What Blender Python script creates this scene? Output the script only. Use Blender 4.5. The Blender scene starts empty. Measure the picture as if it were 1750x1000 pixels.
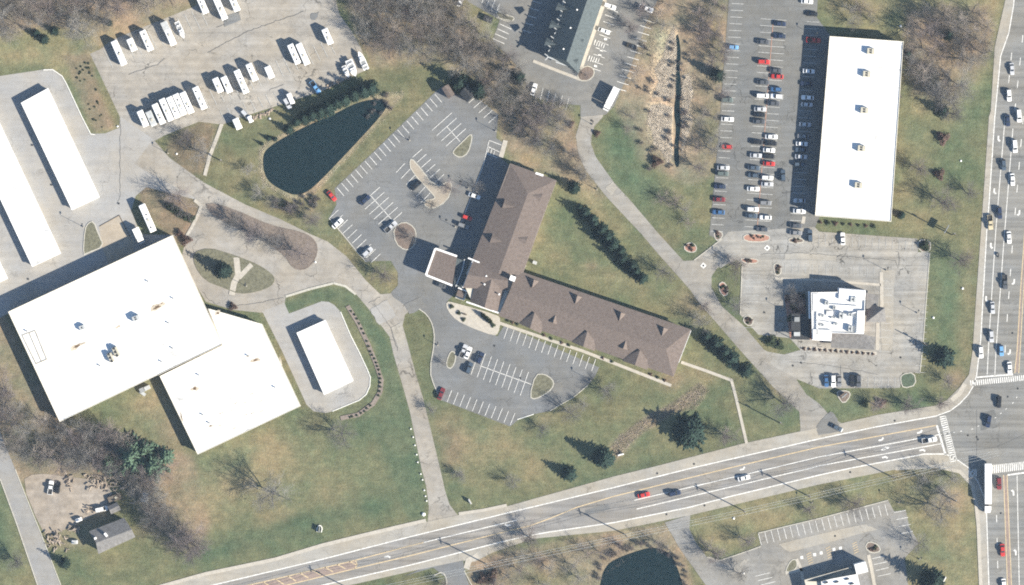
import bpy, math, random
import numpy as np
from mathutils import Vector, Matrix
from mathutils.geometry import tessellate_polygon

random.seed(7); RNG = np.random.default_rng(7)
SC = bpy.context.scene
COL = SC.collection
S = 0.23            # metres per photograph pixel on the ground
H = 1500.0          # camera height
R = math.radians
ORD = ['first', 'second', 'third', 'fourth', 'fifth', 'sixth', 'seventh', 'eighth', 'ninth', 'tenth', 'eleventh', 'twelfth', 'thirteenth', 'fourteenth', 'fifteenth', 'sixteenth', 'seventeenth', 'eighteenth', 'nineteenth', 'twentieth', 'twenty-first', 'twenty-second', 'twenty-third', 'twenty-fourth', 'twenty-fifth', 'twenty-sixth', 'twenty-seventh']

# ------------------------------------------------------------------ camera, world, sun, exposure
cam_d = bpy.data.cameras.new('camera'); cam = bpy.data.objects.new('camera', cam_d); COL.objects.link(cam)
cam.location = (0, 0, H); cam_d.sensor_width = 36.0; cam_d.lens = 36.0 * H / (1750 * S)
cam_d.clip_start = 10; cam_d.clip_end = 200000
SC.camera = cam

SUN_EL, SUN_AZ = 30.0, 117.0        # degrees; azimuth clockwise from north (+Y)
world = bpy.data.worlds.new('World'); SC.world = world; world.use_nodes = True
wn = world.node_tree.nodes; wl = world.node_tree.links
sky = wn.new('ShaderNodeTexSky'); sky.sky_type = 'NISHITA'; sky.sun_disc = False
sky.sun_elevation = R(SUN_EL); sky.sun_rotation = R(SUN_AZ)
sky.air_density = 1.0; sky.dust_density = 0.15; sky.ozone_density = 3.2
wl.new(sky.outputs[0], wn['Background'].inputs[0]); wn['Background'].inputs[1].default_value = 0.066

sun_d = bpy.data.lights.new('sun', 'SUN'); sun_d.energy = 4.6; sun_d.angle = R(0.53); sun_d.color = (1.0, 0.92, 0.79)
sun = bpy.data.objects.new('sun', sun_d); COL.objects.link(sun)
sd = Vector((math.sin(R(SUN_AZ)) * math.cos(R(SUN_EL)), math.cos(R(SUN_AZ)) * math.cos(R(SUN_EL)), math.sin(R(SUN_EL))))
sun.rotation_euler = sd.to_track_quat('Z', 'Y').to_euler()
sun.location = sd * 300

SC.view_settings.view_transform = 'Standard'; SC.view_settings.look = 'None'
SC.view_settings.gamma = 1; SC.view_settings.use_curve_mapping = False
SC.view_settings.exposure = 1.45
SC.render.engine = 'CYCLES'
SC.cycles.max_bounces = 5; SC.cycles.diffuse_bounces = 2; SC.cycles.glossy_bounces = 2
SC.cycles.filter_width = 1.9
SC.cycles.use_denoising = False

# air between the camera and the ground
def air():
    me = bpy.data.meshes.new('haze'); a, z0, z1 = 16000, -1.0, H + 12
    me.from_pydata([(x, y, z) for z in (z0, z1) for x, y in ((-a, -a), (a, -a), (a, a), (-a, a))], [], [(3, 2, 1, 0), (4, 5, 6, 7), (0, 1, 5, 4), (1, 2, 6, 5), (2, 3, 7, 6), (3, 0, 4, 7)])
    m = bpy.data.materials.new('haze'); m.use_nodes = True; nt = m.node_tree; nt.nodes.remove(nt.nodes['Principled BSDF'])
    v = nt.nodes.new('ShaderNodeVolumePrincipled'); v.inputs['Color'].default_value = (0.62, 0.80, 1.0, 1); v.inputs['Density'].default_value = 0.00003; v.inputs['Anisotropy'].default_value = 0.0
    nt.links.new(v.outputs[0], nt.nodes['Material Output'].inputs['Volume']); me.materials.append(m)
    o = bpy.data.objects.new('haze', me); COL.objects.link(o); o['kind'] = 'stuff'; o['label'] = 'thin pale blue air over the whole site'; return o
air()

# ------------------------------------------------------------------ helpers
def W(px, py, z=0.0):
    k = S * (1 - z / H)
    return Vector(((px - 875) * k, (500 - py) * k, z))

class MB:
    def __init__(s): s.v = []; s.f = []
    def add(s, vs, fs):
        o = len(s.v); s.v += [tuple(p) for p in vs]; s.f += [tuple(i + o for i in f) for f in fs]; return s
    def prism(s, poly, z0, z1, bottom=True):
        poly = [(p[0], p[1]) for p in poly]
        a = sum(poly[i][0]*poly[(i+1) % len(poly)][1]-poly[(i+1) % len(poly)][0]*poly[i][1] for i in range(len(poly)))
        if a < 0: poly = poly[::-1]
        n = len(poly); o = len(s.v)
        s.v += [(x, y, z0) for x, y in poly] + [(x, y, z1) for x, y in poly]
        tris = tessellate_polygon([[Vector((x, y, 0)) for x, y in poly]])
        for t in tris:
            p = [poly[i] for i in t]
            ar = (p[1][0]-p[0][0])*(p[2][1]-p[0][1])-(p[2][0]-p[0][0])*(p[1][1]-p[0][1])
            t = t if ar > 0 else t[::-1]
            s.f.append(tuple(o+n+i for i in t))
            if bottom: s.f.append(tuple(o+i for i in t[::-1]))
        for i in range(n):
            j = (i+1) % n; s.f.append((o+i, o+j, o+n+j, o+n+i))
        return s
    def sheet(s, poly, z):
        poly = [(p[0], p[1]) for p in poly]; o = len(s.v)
        s.v += [(x, y, z) for x, y in poly]
        for t in tessellate_polygon([[Vector((x, y, 0)) for x, y in poly]]):
            p = [poly[i] for i in t]
            ar = (p[1][0]-p[0][0])*(p[2][1]-p[0][1])-(p[2][0]-p[0][0])*(p[1][1]-p[0][1])
            s.f.append(tuple(o+i for i in (t if ar > 0 else t[::-1])))
        return s
    def box(s, c, d, rot=0.0):
        cx, cy, cz = c; lx, ly, lz = d[0]/2, d[1]/2, d[2]/2; ca, sa = math.cos(rot), math.sin(rot)
        vs = []
        for z in (-lz, lz):
            for x, y in ((-lx, -ly), (lx, -ly), (lx, ly), (-lx, ly)):
                vs.append((cx+x*ca-y*sa, cy+x*sa+y*ca, cz+z))
        return s.add(vs, [(3, 2, 1, 0), (4, 5, 6, 7), (0, 1, 5, 4), (1, 2, 6, 5), (2, 3, 7, 6), (3, 0, 4, 7)])
    def tube(s, p0, p1, r0, r1, n=6, caps=True):
        p0, p1 = Vector(p0), Vector(p1); d = p1-p0
        if d.length < 1e-6: return s
        q = d.to_track_quat('Z', 'Y'); vs = []
        for p, r in ((p0, r0), (p1, r1)):
            for i in range(n):
                a = 2*math.pi*i/n; vs.append(p + q @ Vector((r*math.cos(a), r*math.sin(a), 0)))
        fs = [(i, (i+1) % n, n+(i+1) % n, n+i) for i in range(n)]
        if caps: fs += [tuple(range(n))[::-1], tuple(range(n, 2*n))]
        return s.add(vs, fs)
    def loft(s, st):
        n = len(st[0]); o = len(s.v)
        for r in st: s.v += [tuple(p) for p in r]
        for k in range(len(st)-1):
            for i in range(n):
                j = (i+1) % n; s.f.append((o+k*n+i, o+k*n+j, o+(k+1)*n+j, o+(k+1)*n+i))
        s.f.append(tuple(o+i for i in range(n))[::-1]); s.f.append(tuple(o+(len(st)-1)*n+i for i in range(n)))
        return s
    def slab(s, q, t):      # thin solid from a quad, pushed out along its normal by t
        q = [Vector(p) for p in q]; nrm = (q[1]-q[0]).cross(q[3]-q[0]).normalized()
        vs = [p - nrm*0.02 for p in q] + [p + nrm*t for p in q]
        return s.add(vs, [(3, 2, 1, 0), (4, 5, 6, 7), (0, 1, 5, 4), (1, 2, 6, 5), (2, 3, 7, 6), (3, 0, 4, 7)])
    def strip(s, pts, w, z0, z1=None):       # ribbon (or raised band) along a polyline in metres
        pts = [Vector((p[0], p[1], 0)) for p in pts]; n = len(pts); L = []; Rr = []
        closed = (pts[0]-pts[-1]).length < 1e-4
        for i in range(n):
            a = pts[i-1] if i > 0 else (pts[-2] if closed else pts[0])
            b = pts[i+1] if i < n-1 else (pts[1] if closed else pts[-1])
            d1 = (pts[i]-a); d2 = (b-pts[i])
            d1 = d1.normalized() if d1.length > 1e-6 else d2.normalized(); d2 = d2.normalized() if d2.length > 1e-6 else d1
            t = (d1+d2); t = t.normalized() if t.length > 1e-3 else d1
            k = max(0.5, t.dot(d2)); nn = Vector((-t.y, t.x, 0))*(w/2/k)
            L.append(pts[i]+nn); Rr.append(pts[i]-nn)
        o = len(s.v)
        if z1 is None:
            for a, b in zip(L, Rr): s.v += [(a.x, a.y, z0), (b.x, b.y, z0)]
            for i in range(n-1): s.f.append((o+2*i, o+2*i+1, o+2*i+3, o+2*i+2))
        else:
            for a, b in zip(L, Rr): s.v += [(a.x, a.y, z0), (b.x, b.y, z0), (b.x, b.y, z1), (a.x, a.y, z1)]
            for i in range(n-1):
                p, q = o+4*i, o+4*i+4
                s.f += [(p+3, p+2, q+2, q+3), (p, p+3, q+3, q), (p+2, p+1, q+1, q+2)]
            s.f += [(o, o+1, o+2, o+3), (o+4*n-1, o+4*n-2, o+4*n-3, o+4*n-4)]
        return s
    def mesh(s, name, mat=None, smooth=False):
        m = bpy.data.meshes.new(name); m.from_pydata(s.v, [], s.f); m.update()
        if mat: m.materials.append(mat)
        if smooth: m.polygons.foreach_set('use_smooth', [True]*len(m.polygons))
        return m
    def build(s, name, mat, parent=None, smooth=False):
        if parent is not None:
            L = parent.matrix_basis.translation if parent.parent is None else parent.parent.matrix_basis.translation
            s.v = [(x-L.x, y-L.y, z-L.z) for x, y, z in s.v]
        o = bpy.data.objects.new(name, s.mesh(name, mat, smooth)); COL.objects.link(o)
        if parent is not None: o.parent = parent
        return o

def tag(o, label=None, cat=None, group=None, kind=None):
    if label: o['label'] = label
    if cat: o['category'] = cat
    if group: o['group'] = group
    if kind: o['kind'] = kind
    return o
def empty(name, loc, rz=0.0, label=None, cat=None, group=None):
    o = bpy.data.objects.new(name, None); COL.objects.link(o); o.empty_display_size = 0.5
    o.location = loc; o.rotation_euler = (0, 0, rz); return tag(o, label, cat, group)
def child(name, mesh, parent, loc=(0, 0, 0), mat=None):
    o = bpy.data.objects.new(name, mesh); COL.objects.link(o); o.parent = parent; o.location = loc
    if mat: set_mat(o, mat)
    return o
def set_mat(o, m):
    o.material_slots[0].link = 'OBJECT'; o.material_slots[0].material = m
def M2(pts, z=0.0): return [W(x, y, z) for x, y in pts]
def smooth_poly(pts, n=2, closed=True):
    pts = [Vector(p) for p in pts]
    for _ in range(n):
        out = []; N = len(pts)
        if not closed: out.append(pts[0])
        for i in range(N if closed else N-1):
            a, b = pts[i], pts[(i+1) % N]; out += [a*0.75+b*0.25, a*0.25+b*0.75]
        if not closed: out.append(pts[-1])
        pts = out
    return [(p.x, p.y) for p in pts]

# ------------------------------------------------------------------ materials
def nodes_of(name):
    m = bpy.data.materials.new(name); m.use_nodes = True
    nt = m.node_tree; return m, nt.nodes, nt.links, nt.nodes['Principled BSDF']
def noise(N, L, vec, scale, detail=4, rough=0.55, lo=0.35, hi=0.65, a=0.0, b=1.0):
    t = N.new('ShaderNodeTexNoise'); t.inputs['Scale'].default_value = scale; t.inputs['Detail'].default_value = detail
    t.inputs['Roughness'].default_value = rough
    L.new(vec, t.inputs['Vector'])
    r = N.new('ShaderNodeMapRange'); r.inputs[1].default_value = lo; r.inputs[2].default_value = hi
    r.inputs[3].default_value = a; r.inputs[4].default_value = b; L.new(t.outputs['Fac'], r.inputs[0]); return r.outputs[0]
def mul(N, L, a, b):
    m = N.new('ShaderNodeMath'); m.operation = 'MULTIPLY'
    for i, x in enumerate((a, b)):
        if isinstance(x, (int, float)): m.inputs[i].default_value = x
        else: L.new(x, m.inputs[i])
    return m.outputs[0]
def mix(N, L, fac, a, b, mode='MIX'):
    m = N.new('ShaderNodeMix'); m.data_type = 'RGBA'; m.blend_type = mode
    for sock, x in ((m.inputs[0], fac), (m.inputs[6], a), (m.inputs[7], b)):
        if isinstance(x, (int, float)): sock.default_value = x
        elif isinstance(x, tuple): sock.default_value = x if len(x) == 4 else (*x, 1)
        else: L.new(x, sock)
    return m.outputs[2]
def scale_col(N, L, col, fac):      # colour times a scalar socket
    m = N.new('ShaderNodeVectorMath'); m.operation = 'SCALE'
    if isinstance(col, tuple): m.inputs[0].default_value = col[:3]
    else: L.new(col, m.inputs[0])
    L.new(fac, m.inputs['Scale']) if not isinstance(fac, (int, float)) else None
    if isinstance(fac, (int, float)): m.inputs['Scale'].default_value = fac
    return m.outputs[0]
def simple(name, col, rough=0.7, var=0.12, scale=1.2, metal=0.0, objvar=0.0, spec=0.3):
    m, N, L, B = nodes_of(name)
    tc = N.new('ShaderNodeTexCoord')
    f = noise(N, L, tc.outputs['Object'], scale, 5, 0.6, 0.3, 0.7, 1-var, 1+var)
    if objvar:
        oi = N.new('ShaderNodeObjectInfo'); r = N.new('ShaderNodeMapRange')
        r.inputs[3].default_value = 1-objvar; r.inputs[4].default_value = 1+objvar
        L.new(oi.outputs['Random'], r.inputs[0]); f = mul(N, L, f, r.outputs[0])
    L.new(scale_col(N, L, col, f), B.inputs['Base Color'])
    B.inputs['Roughness'].default_value = rough; B.inputs['Metallic'].default_value = metal
    B.inputs['Specular IOR Level'].default_value = spec
    return m
def pavement(name, col, ang=0.0, blot=0.16, streak=0.10, crack=0.35, patch=0.12, cscale=0.10, tint=(1.05, 0.99, 0.90)):
    m, N, L, B = nodes_of(name)
    g = N.new('ShaderNodeNewGeometry'); P = g.outputs['Position']
    f = noise(N, L, P, 0.045, 4, 0.6, 0.3, 0.7, 1-blot, 1+blot)
    f = mul(N, L, f, noise(N, L, P, 0.33, 5, 0.65, 0.3, 0.7, 1-patch, 1+patch))
    f = mul(N, L, f, noise(N, L, P, 3.1, 3, 0.7, 0.25, 0.75, 0.88, 1.12))
    mp = N.new('ShaderNodeMapping'); mp.inputs['Rotation'].default_value = (0, 0, -R(ang)); mp.inputs['Scale'].default_value = (0.012, 0.55, 1)
    L.new(P, mp.inputs['Vector'])
    f = mul(N, L, f, noise(N, L, mp.outputs[0], 1.0, 4, 0.6, 0.3, 0.7, 1-streak, 1+streak))
    # long thin cracks: warped cells, thin edges, shown only in part
    wv = N.new('ShaderNodeTexNoise'); wv.inputs['Scale'].default_value = 0.25; L.new(P, wv.inputs['Vector'])
    ad = N.new('ShaderNodeVectorMath'); ad.operation = 'MULTIPLY_ADD'; ad.inputs[1].default_value = (9, 9, 0); L.new(wv.outputs['Color'], ad.inputs[0]); L.new(P, ad.inputs[2])
    vo = N.new('ShaderNodeTexVoronoi'); vo.feature = 'DISTANCE_TO_EDGE'; vo.inputs['Scale'].default_value = cscale; L.new(ad.outputs[0], vo.inputs['Vector'])
    cr = N.new('ShaderNodeMapRange'); cr.inputs[1].default_value = 0.004; cr.inputs[2].default_value = 0.02; cr.inputs[3].default_value = 1; cr.inputs[4].default_value = 0; L.new(vo.outputs['Distance'], cr.inputs[0])
    cf = mul(N, L, cr.outputs[0], noise(N, L, P, 0.08, 3, 0.5, 0.45, 0.62, 0, crack))
    inv = N.new('ShaderNodeMath'); inv.operation = 'SUBTRACT'; inv.inputs[0].default_value = 1.0; L.new(cf, inv.inputs[1])
    f = mul(N, L, f, inv.outputs[0])
    c = mix(N, L, noise(N, L, P, 0.07, 3, 0.6, 0.35, 0.65, 0, 1), col, tuple(a*b for a, b in zip(col, tint)))
    L.new(scale_col(N, L, c, f), B.inputs['Base Color']); B.inputs['Roughness'].default_value = 0.9; B.inputs['Specular IOR Level'].default_value = 0.2
    return m
def ground_mat():
    m, N, L, B = nodes_of('grass_ground')
    g = N.new('ShaderNodeNewGeometry'); P = g.outputs['Position']
    at = N.new('ShaderNodeAttribute'); at.attribute_name = 'soil'
    c = at.outputs['Color']
    dry = mix(N, L, 1.0, c, (1.30, 1.16, 1.08, 1), 'MULTIPLY'); lush = mix(N, L, 1.0, c, (0.74, 0.92, 0.86, 1), 'MULTIPLY')
    c = mix(N, L, noise(N, L, P, 0.055, 6, 0.62, 0.33, 0.66), lush, dry)
    f = noise(N, L, P, 0.30, 5, 0.7, 0.28, 0.72, 0.74, 1.26)
    f = mul(N, L, f, noise(N, L, P, 1.35, 4, 0.75, 0.25, 0.75, 0.66, 1.34))
    c = mix(N, L, noise(N, L, P, 0.6, 5, 0.7, 0.5, 0.7, 0, 0.5), c, mix(N, L, 1.0, c, (1.25, 1.1, 1.0, 1), 'MULTIPLY'))
    # mowing stripes, faint
    mp = N.new('ShaderNodeMapping'); mp.inputs['Rotation'].default_value = (0, 0, R(70)); mp.inputs['Scale'].default_value = (0.05, 0.9, 1); L.new(P, mp.inputs['Vector'])
    f = mul(N, L, f, noise(N, L, mp.outputs[0], 1.0, 3, 0.5, 0.3, 0.7, 0.94, 1.06))
    L.new(scale_col(N, L, c, f), B.inputs['Base Color']); B.inputs['Roughness'].default_value = 0.95; B.inputs['Specular IOR Level'].default_value = 0.1
    bp = N.new('ShaderNodeBump'); bp.inputs['Strength'].default_value = 0.55; bp.inputs['Distance'].default_value = 0.25
    hn = N.new('ShaderNodeTexNoise'); hn.inputs['Scale'].default_value = 1.6; hn.inputs['Detail'].default_value = 4; L.new(P, hn.inputs['Vector'])
    L.new(hn.outputs['Fac'], bp.inputs['Height']); L.new(bp.outputs[0], B.inputs['Normal'])
    return m
def water_mat():
    m, N, L, B = nodes_of('pond_water')
    g = N.new('ShaderNodeNewGeometry'); P = g.outputs['Position']
    f = noise(N, L, P, 0.5, 5, 0.7, 0.3, 0.7, 0.75, 1.3)
    L.new(scale_col(N, L, (0.008, 0.018, 0.021), f), B.inputs['Base Color'])
    B.inputs['Roughness'].default_value = 0.10; B.inputs['IOR'].default_value = 1.33
    bp = N.new('ShaderNodeBump'); bp.inputs['Strength'].default_value = 0.1; bp.inputs['Distance'].default_value = 0.03
    hn = N.new('ShaderNodeTexNoise'); hn.inputs['Scale'].default_value = 2.5; hn.inputs['Detail'].default_value = 3; L.new(P, hn.inputs['Vector'])
    L.new(hn.outputs['Fac'], bp.inputs['Height']); L.new(bp.outputs[0], B.inputs['Normal'])
    return m
def foliage(name, col, var=0.45):
    m, N, L, B = nodes_of(name)
    tc = N.new('ShaderNodeTexCoord'); oi = N.new('ShaderNodeObjectInfo')
    f = noise(N, L, tc.outputs['Object'], 6.0, 4, 0.7, 0.3, 0.7, 1-var, 1+var)
    r = N.new('ShaderNodeMapRange'); r.inputs[3].default_value = 0.75; r.inputs[4].default_value = 1.25; L.new(oi.outputs['Random'], r.inputs[0])
    L.new(scale_col(N, L, col, mul(N, L, f, r.outputs[0])), B.inputs['Base Color'])
    B.inputs['Roughness'].default_value = 0.8; B.inputs['Specular IOR Level'].default_value = 0.15
    return m
M = {}
M['ground'] = ground_mat(); M['water'] = water_mat()
M['lot_dark'] = pavement('worn_grey_asphalt', (0.152, 0.158, 0.162), 20, 0.15, 0.08, 0.3, 0.08)
M['lot_retail'] = pavement('retail_asphalt', (0.148, 0.152, 0.150), 87, 0.13, 0.14, 0.5, 0.08)
M['drive'] = pavement('bleached_asphalt', (0.275, 0.262, 0.238), -50, 0.17, 0.08, 0.6, 0.14)
M['drive_n'] = pavement('bleached_asphalt_north', (0.240, 0.233, 0.216), -45, 0.16, 0.14, 0.5, 0.13)
M['storage'] = pavement('pale_grey_paving', (0.290, 0.288, 0.280), 65, 0.08, 0.07, 0.25, 0.07)
M['rv'] = pavement('beige_gravelly_asphalt', (0.275, 0.262, 0.238), 22, 0.16, 0.16, 0.6, 0.14)
M['road'] = pavement('main_road_asphalt', (0.212, 0.207, 0.198), 14, 0.11, 0.24, 0.25, 0.05)
M['shoulder'] = pavement('road_shoulder_paving', (0.300, 0.288, 0.258), 14, 0.08, 0.08, 0.3, 0.10)
M['arterial'] = pavement('arterial_asphalt', (0.186, 0.188, 0.182), 86, 0.10, 0.26, 0.25, 0.05)
M['restaurant_lot'] = pavement('old_concrete_lot', (0.262, 0.258, 0.242), 85, 0.18, 0.22, 0.7, 0.15, 0.16)
M['corner_lot'] = pavement('corner_asphalt', (0.218, 0.216, 0.206), 15, 0.2, 0.10, 0.4, 0.12)
M['north_lot'] = pavement('north_lot_asphalt', (0.165, 0.168, 0.166), 65, 0.12, 0.06, 0.3, 0.10)
M['street'] = pavement('side_street', (0.245, 0.245, 0.240), -65, 0.07, 0.07, 0.25, 0.08)
M['gravel'] = pavement('gravel_yard', (0.265, 0.235, 0.200), 30, 0.22, 0.08, 0.0, 0.25)
M['pad'] = pavement('tan_gravel_pad', (0.320, 0.285, 0.235), 30, 0.10, 0.04, 0.0, 0.12)
M['concrete'] = simple('pale_concrete', (0.40, 0.37, 0.315), 0.9, 0.12, 0.8)
M['mulch_pale'] = simple('pale_mulch', (0.215, 0.178, 0.150), 0.95, 0.3, 1.8)
M['kerb'] = simple('kerb_concrete', (0.42, 0.40, 0.34), 0.9, 0.2, 1.5)
M['kerb_white'] = simple('white_kerb_stone', (0.66, 0.65, 0.60), 0.85, 0.15, 1.5)
M['paint'] = simple('white_road_paint', (0.62, 0.61, 0.57), 0.8, 0.35, 1.6)
M['paint_worn'] = simple('worn_white_paint', (0.40, 0.40, 0.38), 0.85, 0.35, 1.2)
M['paint_yellow'] = simple('yellow_road_paint', (0.52, 0.41, 0.25), 0.8, 0.25, 1.2)
M['paint_orange'] = simple('faded_orange_paint', (0.42, 0.24, 0.17), 0.8, 0.3, 1.2)
M['paint_red'] = simple('faded_red_hatching', (0.25, 0.195, 0.165), 0.85, 0.2, 0.8)
M['seal'] = simple('dark_crack_sealant', (0.095, 0.093, 0.090), 0.8, 0.2, 2.0)
M['mulch'] = simple('brown_mulch', (0.160, 0.125, 0.102), 0.95, 0.35, 1.8)
M['mulch_dull'] = simple('dull_bare_soil', (0.165, 0.135, 0.112), 0.95, 0.3, 1.2)
M['mulch_red'] = simple('reddish_mulch', (0.34, 0.185, 0.135), 0.95, 0.25, 1.8)
M['island_grass'] = simple('island_grass', (0.135, 0.130, 0.088), 0.95, 0.35, 0.9)
M['lawn_lush'] = simple('green_strip_grass', (0.075, 0.100, 0.066), 0.95, 0.3, 0.9)
M['reed'] = simple('dry_reeds', (0.60, 0.53, 0.43), 0.9, 0.35, 0.6)
M['reed_dark'] = simple('old_reeds', (0.36, 0.31, 0.25), 0.9, 0.4, 0.6)
M['rock'] = simple('creek_stones', (0.24, 0.195, 0.155), 0.9, 0.35, 1.2)
M['roof_white'] = simple('white_membrane_roof', (0.80, 0.80, 0.79), 0.55, 0.06, 0.12)
def roof_mat(name, col):
    m, N, L, B = nodes_of(name); g = N.new('ShaderNodeNewGeometry'); P = g.outputs['Position']
    f = noise(N, L, P, 0.10, 5, 0.7, 0.58, 0.78, 1.0, 0.36)
    mp = N.new('ShaderNodeMapping'); mp.inputs['Rotation'].default_value = (0, 0, R(-25)); mp.inputs['Scale'].default_value = (0.06, 0.9, 1); L.new(P, mp.inputs['Vector'])
    f = mul(N, L, f, noise(N, L, mp.outputs[0], 1.0, 4, 0.6, 0.62, 0.78, 1.0, 0.42))
    f = mul(N, L, f, noise(N, L, P, 1.4, 3, 0.6, 0.66, 0.80, 1.0, 0.6))
    L.new(scale_col(N, L, mix(N, L, noise(N, L, P, 0.05, 3, 0.5, 0.4, 0.7), col, (col[0], col[1]*0.98, col[2]*0.93)), f), B.inputs['Base Color']); B.inputs['Roughness'].default_value = 0.6
    return m
M['roof_white'] = roof_mat('white_membrane_roof', (0.70, 0.70, 0.69))
M['fascia'] = simple('cream_metal_fascia', (0.62, 0.58, 0.48), 0.6, 0.08, 0.5)
M['wall_tan'] = simple('tan_block_wall', (0.30, 0.25, 0.20), 0.9, 0.12, 0.6)
M['wall_brick'] = simple('red_brick_wall', (0.24, 0.12, 0.09), 0.9, 0.2, 1.5)
M['wall_cream'] = simple('cream_siding', (0.52, 0.48, 0.40), 0.8, 0.08, 0.6)
M['wall_white'] = simple('white_metal_wall', (0.66, 0.66, 0.64), 0.6, 0.06, 0.6)
M['white'] = simple('white_trim', (0.78, 0.77, 0.74), 0.6, 0.06, 1.0)
M['shingle'] = simple('brown_shingle', (0.132, 0.106, 0.092), 0.9, 0.20, 1.1)
M['shingle_grey'] = simple('green_grey_shingle', (0.074, 0.090, 0.094), 0.9, 0.20, 1.0)
M['shingle_house'] = simple('weathered_grey_shingle', (0.155, 0.150, 0.145), 0.9, 0.25, 0.9)
M['seam'] = simple('roof_seam', (0.36, 0.33, 0.27), 0.8, 0.2, 1.0)
M['rust'] = simple('rust_stain', (0.13, 0.085, 0.05), 0.9, 0.5, 0.9)
M['rust_pale'] = simple('pale_rust_stain', (0.46, 0.40, 0.31), 0.9, 0.3, 0.9)
M['unit'] = simple('beige_metal_casing', (0.46, 0.43, 0.34), 0.6, 0.10, 1.2)
M['unit_grey'] = simple('galvanised_casing', (0.42, 0.43, 0.42), 0.5, 0.15, 1.2)
M['dark'] = simple('dark_metal', (0.035, 0.036, 0.038), 0.6, 0.2, 1.5)
M['steel'] = simple('grey_steel', (0.25, 0.26, 0.26), 0.5, 0.15, 1.5)
M['wood'] = simple('weathered_wood', (0.14, 0.115, 0.09), 0.9, 0.25, 1.5)
M['log'] = simple('cut_logs', (0.30, 0.25, 0.20), 0.9, 0.3, 1.5, objvar=0.3)
M['tyre'] = simple('tyre_rubber', (0.02, 0.02, 0.021), 0.85, 0.1, 3)
M['glass'] = simple('dark_glass', (0.018, 0.022, 0.027), 0.08, 0.1, 1, spec=0.6)
M['bark'] = simple('grey_bark', (0.120, 0.112, 0.108), 0.9, 0.25, 3.0, objvar=0.2)
M['twig'] = simple('bare_twigs', (0.165, 0.158, 0.152), 0.9, 0.25, 3.0, objvar=0.22)
M['twig_red'] = simple('reddish_twigs', (0.175, 0.150, 0.148), 0.9, 0.25, 3.0, objvar=0.22)
M['twig_wood'] = simple('pale_grey_twigs', (0.255, 0.222, 0.196), 0.9, 0.3, 2.0, objvar=0.3)
M['twig_wood2'] = simple('purplish_twigs', (0.24, 0.195, 0.18), 0.9, 0.3, 2.0, objvar=0.3)
M['twig_pale'] = simple('pale_twigs', (0.225, 0.215, 0.200), 0.9, 0.25, 3.0, objvar=0.2)
M['conifer'] = foliage('dark_spruce_needles', (0.021, 0.039, 0.031))
M['pine'] = foliage('soft_pine_needles', (0.085, 0.135, 0.090))
M['shrub'] = foliage('evergreen_leaves', (0.045, 0.062, 0.036))
M['shrub_red'] = foliage('russet_leaves', (0.115, 0.078, 0.066))
PAINTS = {'white': (0.80, 0.80, 0.78), 'silver': (0.46, 0.47, 0.48), 'grey': (0.19, 0.195, 0.20), 'dark grey': (0.075, 0.08, 0.088),
          'black': (0.014, 0.015, 0.018), 'navy': (0.022, 0.034, 0.070), 'blue': (0.045, 0.115, 0.24), 'light blue': (0.14, 0.32, 0.56),
          'red': (0.46, 0.035, 0.030), 'dark red': (0.16, 0.022, 0.026), 'green grey': (0.10, 0.125, 0.115), 'gold': (0.50, 0.43, 0.28), 'slate': (0.06, 0.085, 0.115)}
for k, c in PAINTS.items():
    m, N, L, B = nodes_of(k.replace(' ', '_') + '_car_paint')
    tc = N.new('ShaderNodeTexCoord'); f = noise(N, L, tc.outputs['Object'], 1.5, 4, 0.6, 0.3, 0.7, 0.88, 1.10)
    L.new(scale_col(N, L, c, f), B.inputs['Base Color']); B.inputs['Roughness'].default_value = 0.35
    B.inputs['Coat Weight'].default_value = 0.4; B.inputs['Coat Roughness'].default_value = 0.15
    M['car ' + k] = m

# ------------------------------------------------------------------ ground sheet with soil and grass zones
def axis(lo, hi, step):
    inner = np.arange(lo, hi+1, step, dtype=float)
    return np.concatenate([[-60000, -12000, -3000, -900], inner, [hi+900-lo*0, hi+3000, hi+12000, hi+60000]])
GX = axis(-200, 1950, 4); GY = axis(-160, 1160, 4)
PX, PY = np.meshgrid(GX, GY)
def pmask(poly, blur=2):
    m = np.zeros(PX.shape, bool); n = len(poly)
    for i in range(n):
        x0, y0 = poly[i]; x1, y1 = poly[(i+1) % n]
        if y0 == y1: continue
        c = ((y0 > PY) != (y1 > PY)) & (PX < (x1-x0)*(PY-y0)/(y1-y0)+x0); m ^= c
    m = m.astype(float)
    for _ in range(blur):
        p = np.pad(m, 1, mode='edge'); m = (p[:-2, 1:-1]+p[2:, 1:-1]+p[1:-1, :-2]+p[1:-1, 2:]+2*p[1:-1, 1:-1])/6
    return m
def vnoise(cell, seed):
    r = np.random.default_rng(seed); gx = np.clip(GX, -300, 2100)/cell+20; gy = np.clip(GY, -300, 1400)/cell+20
    T = r.random((int(gy.max())+3, int(gx.max())+3))
    ix = gx.astype(int); iy = gy.astype(int); fx = gx-ix; fy = gy-iy
    fx = fx*fx*(3-2*fx); fy = fy*fy*(3-2*fy)
    a = T[np.ix_(iy, ix)]; b = T[np.ix_(iy, ix+1)]; c = T[np.ix_(iy+1, ix)]; d = T[np.ix_(iy+1, ix+1)]
    return (a*(1-fx)+b*fx)*(1-fy)[:, None]+(c*(1-fx)+d*fx)*fy[:, None]
LAWN = np.array([0.098, 0.111, 0.072]); LUSH = np.array([0.062, 0.090, 0.062]); DRY = np.array([0.192, 0.174, 0.120])
LITTER = np.array([0.178, 0.152, 0.126]); TAN = np.array([0.235, 0.200, 0.155]); BROWN = np.array([0.140, 0.115, 0.094]); OLIVE = np.array([0.132, 0.130, 0.086])
soil = np.ones(PX.shape+(3,))*LAWN
fb = 0.5*vnoise(60, 1)+0.3*vnoise(25, 2)+0.2*vnoise(11, 3)
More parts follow.
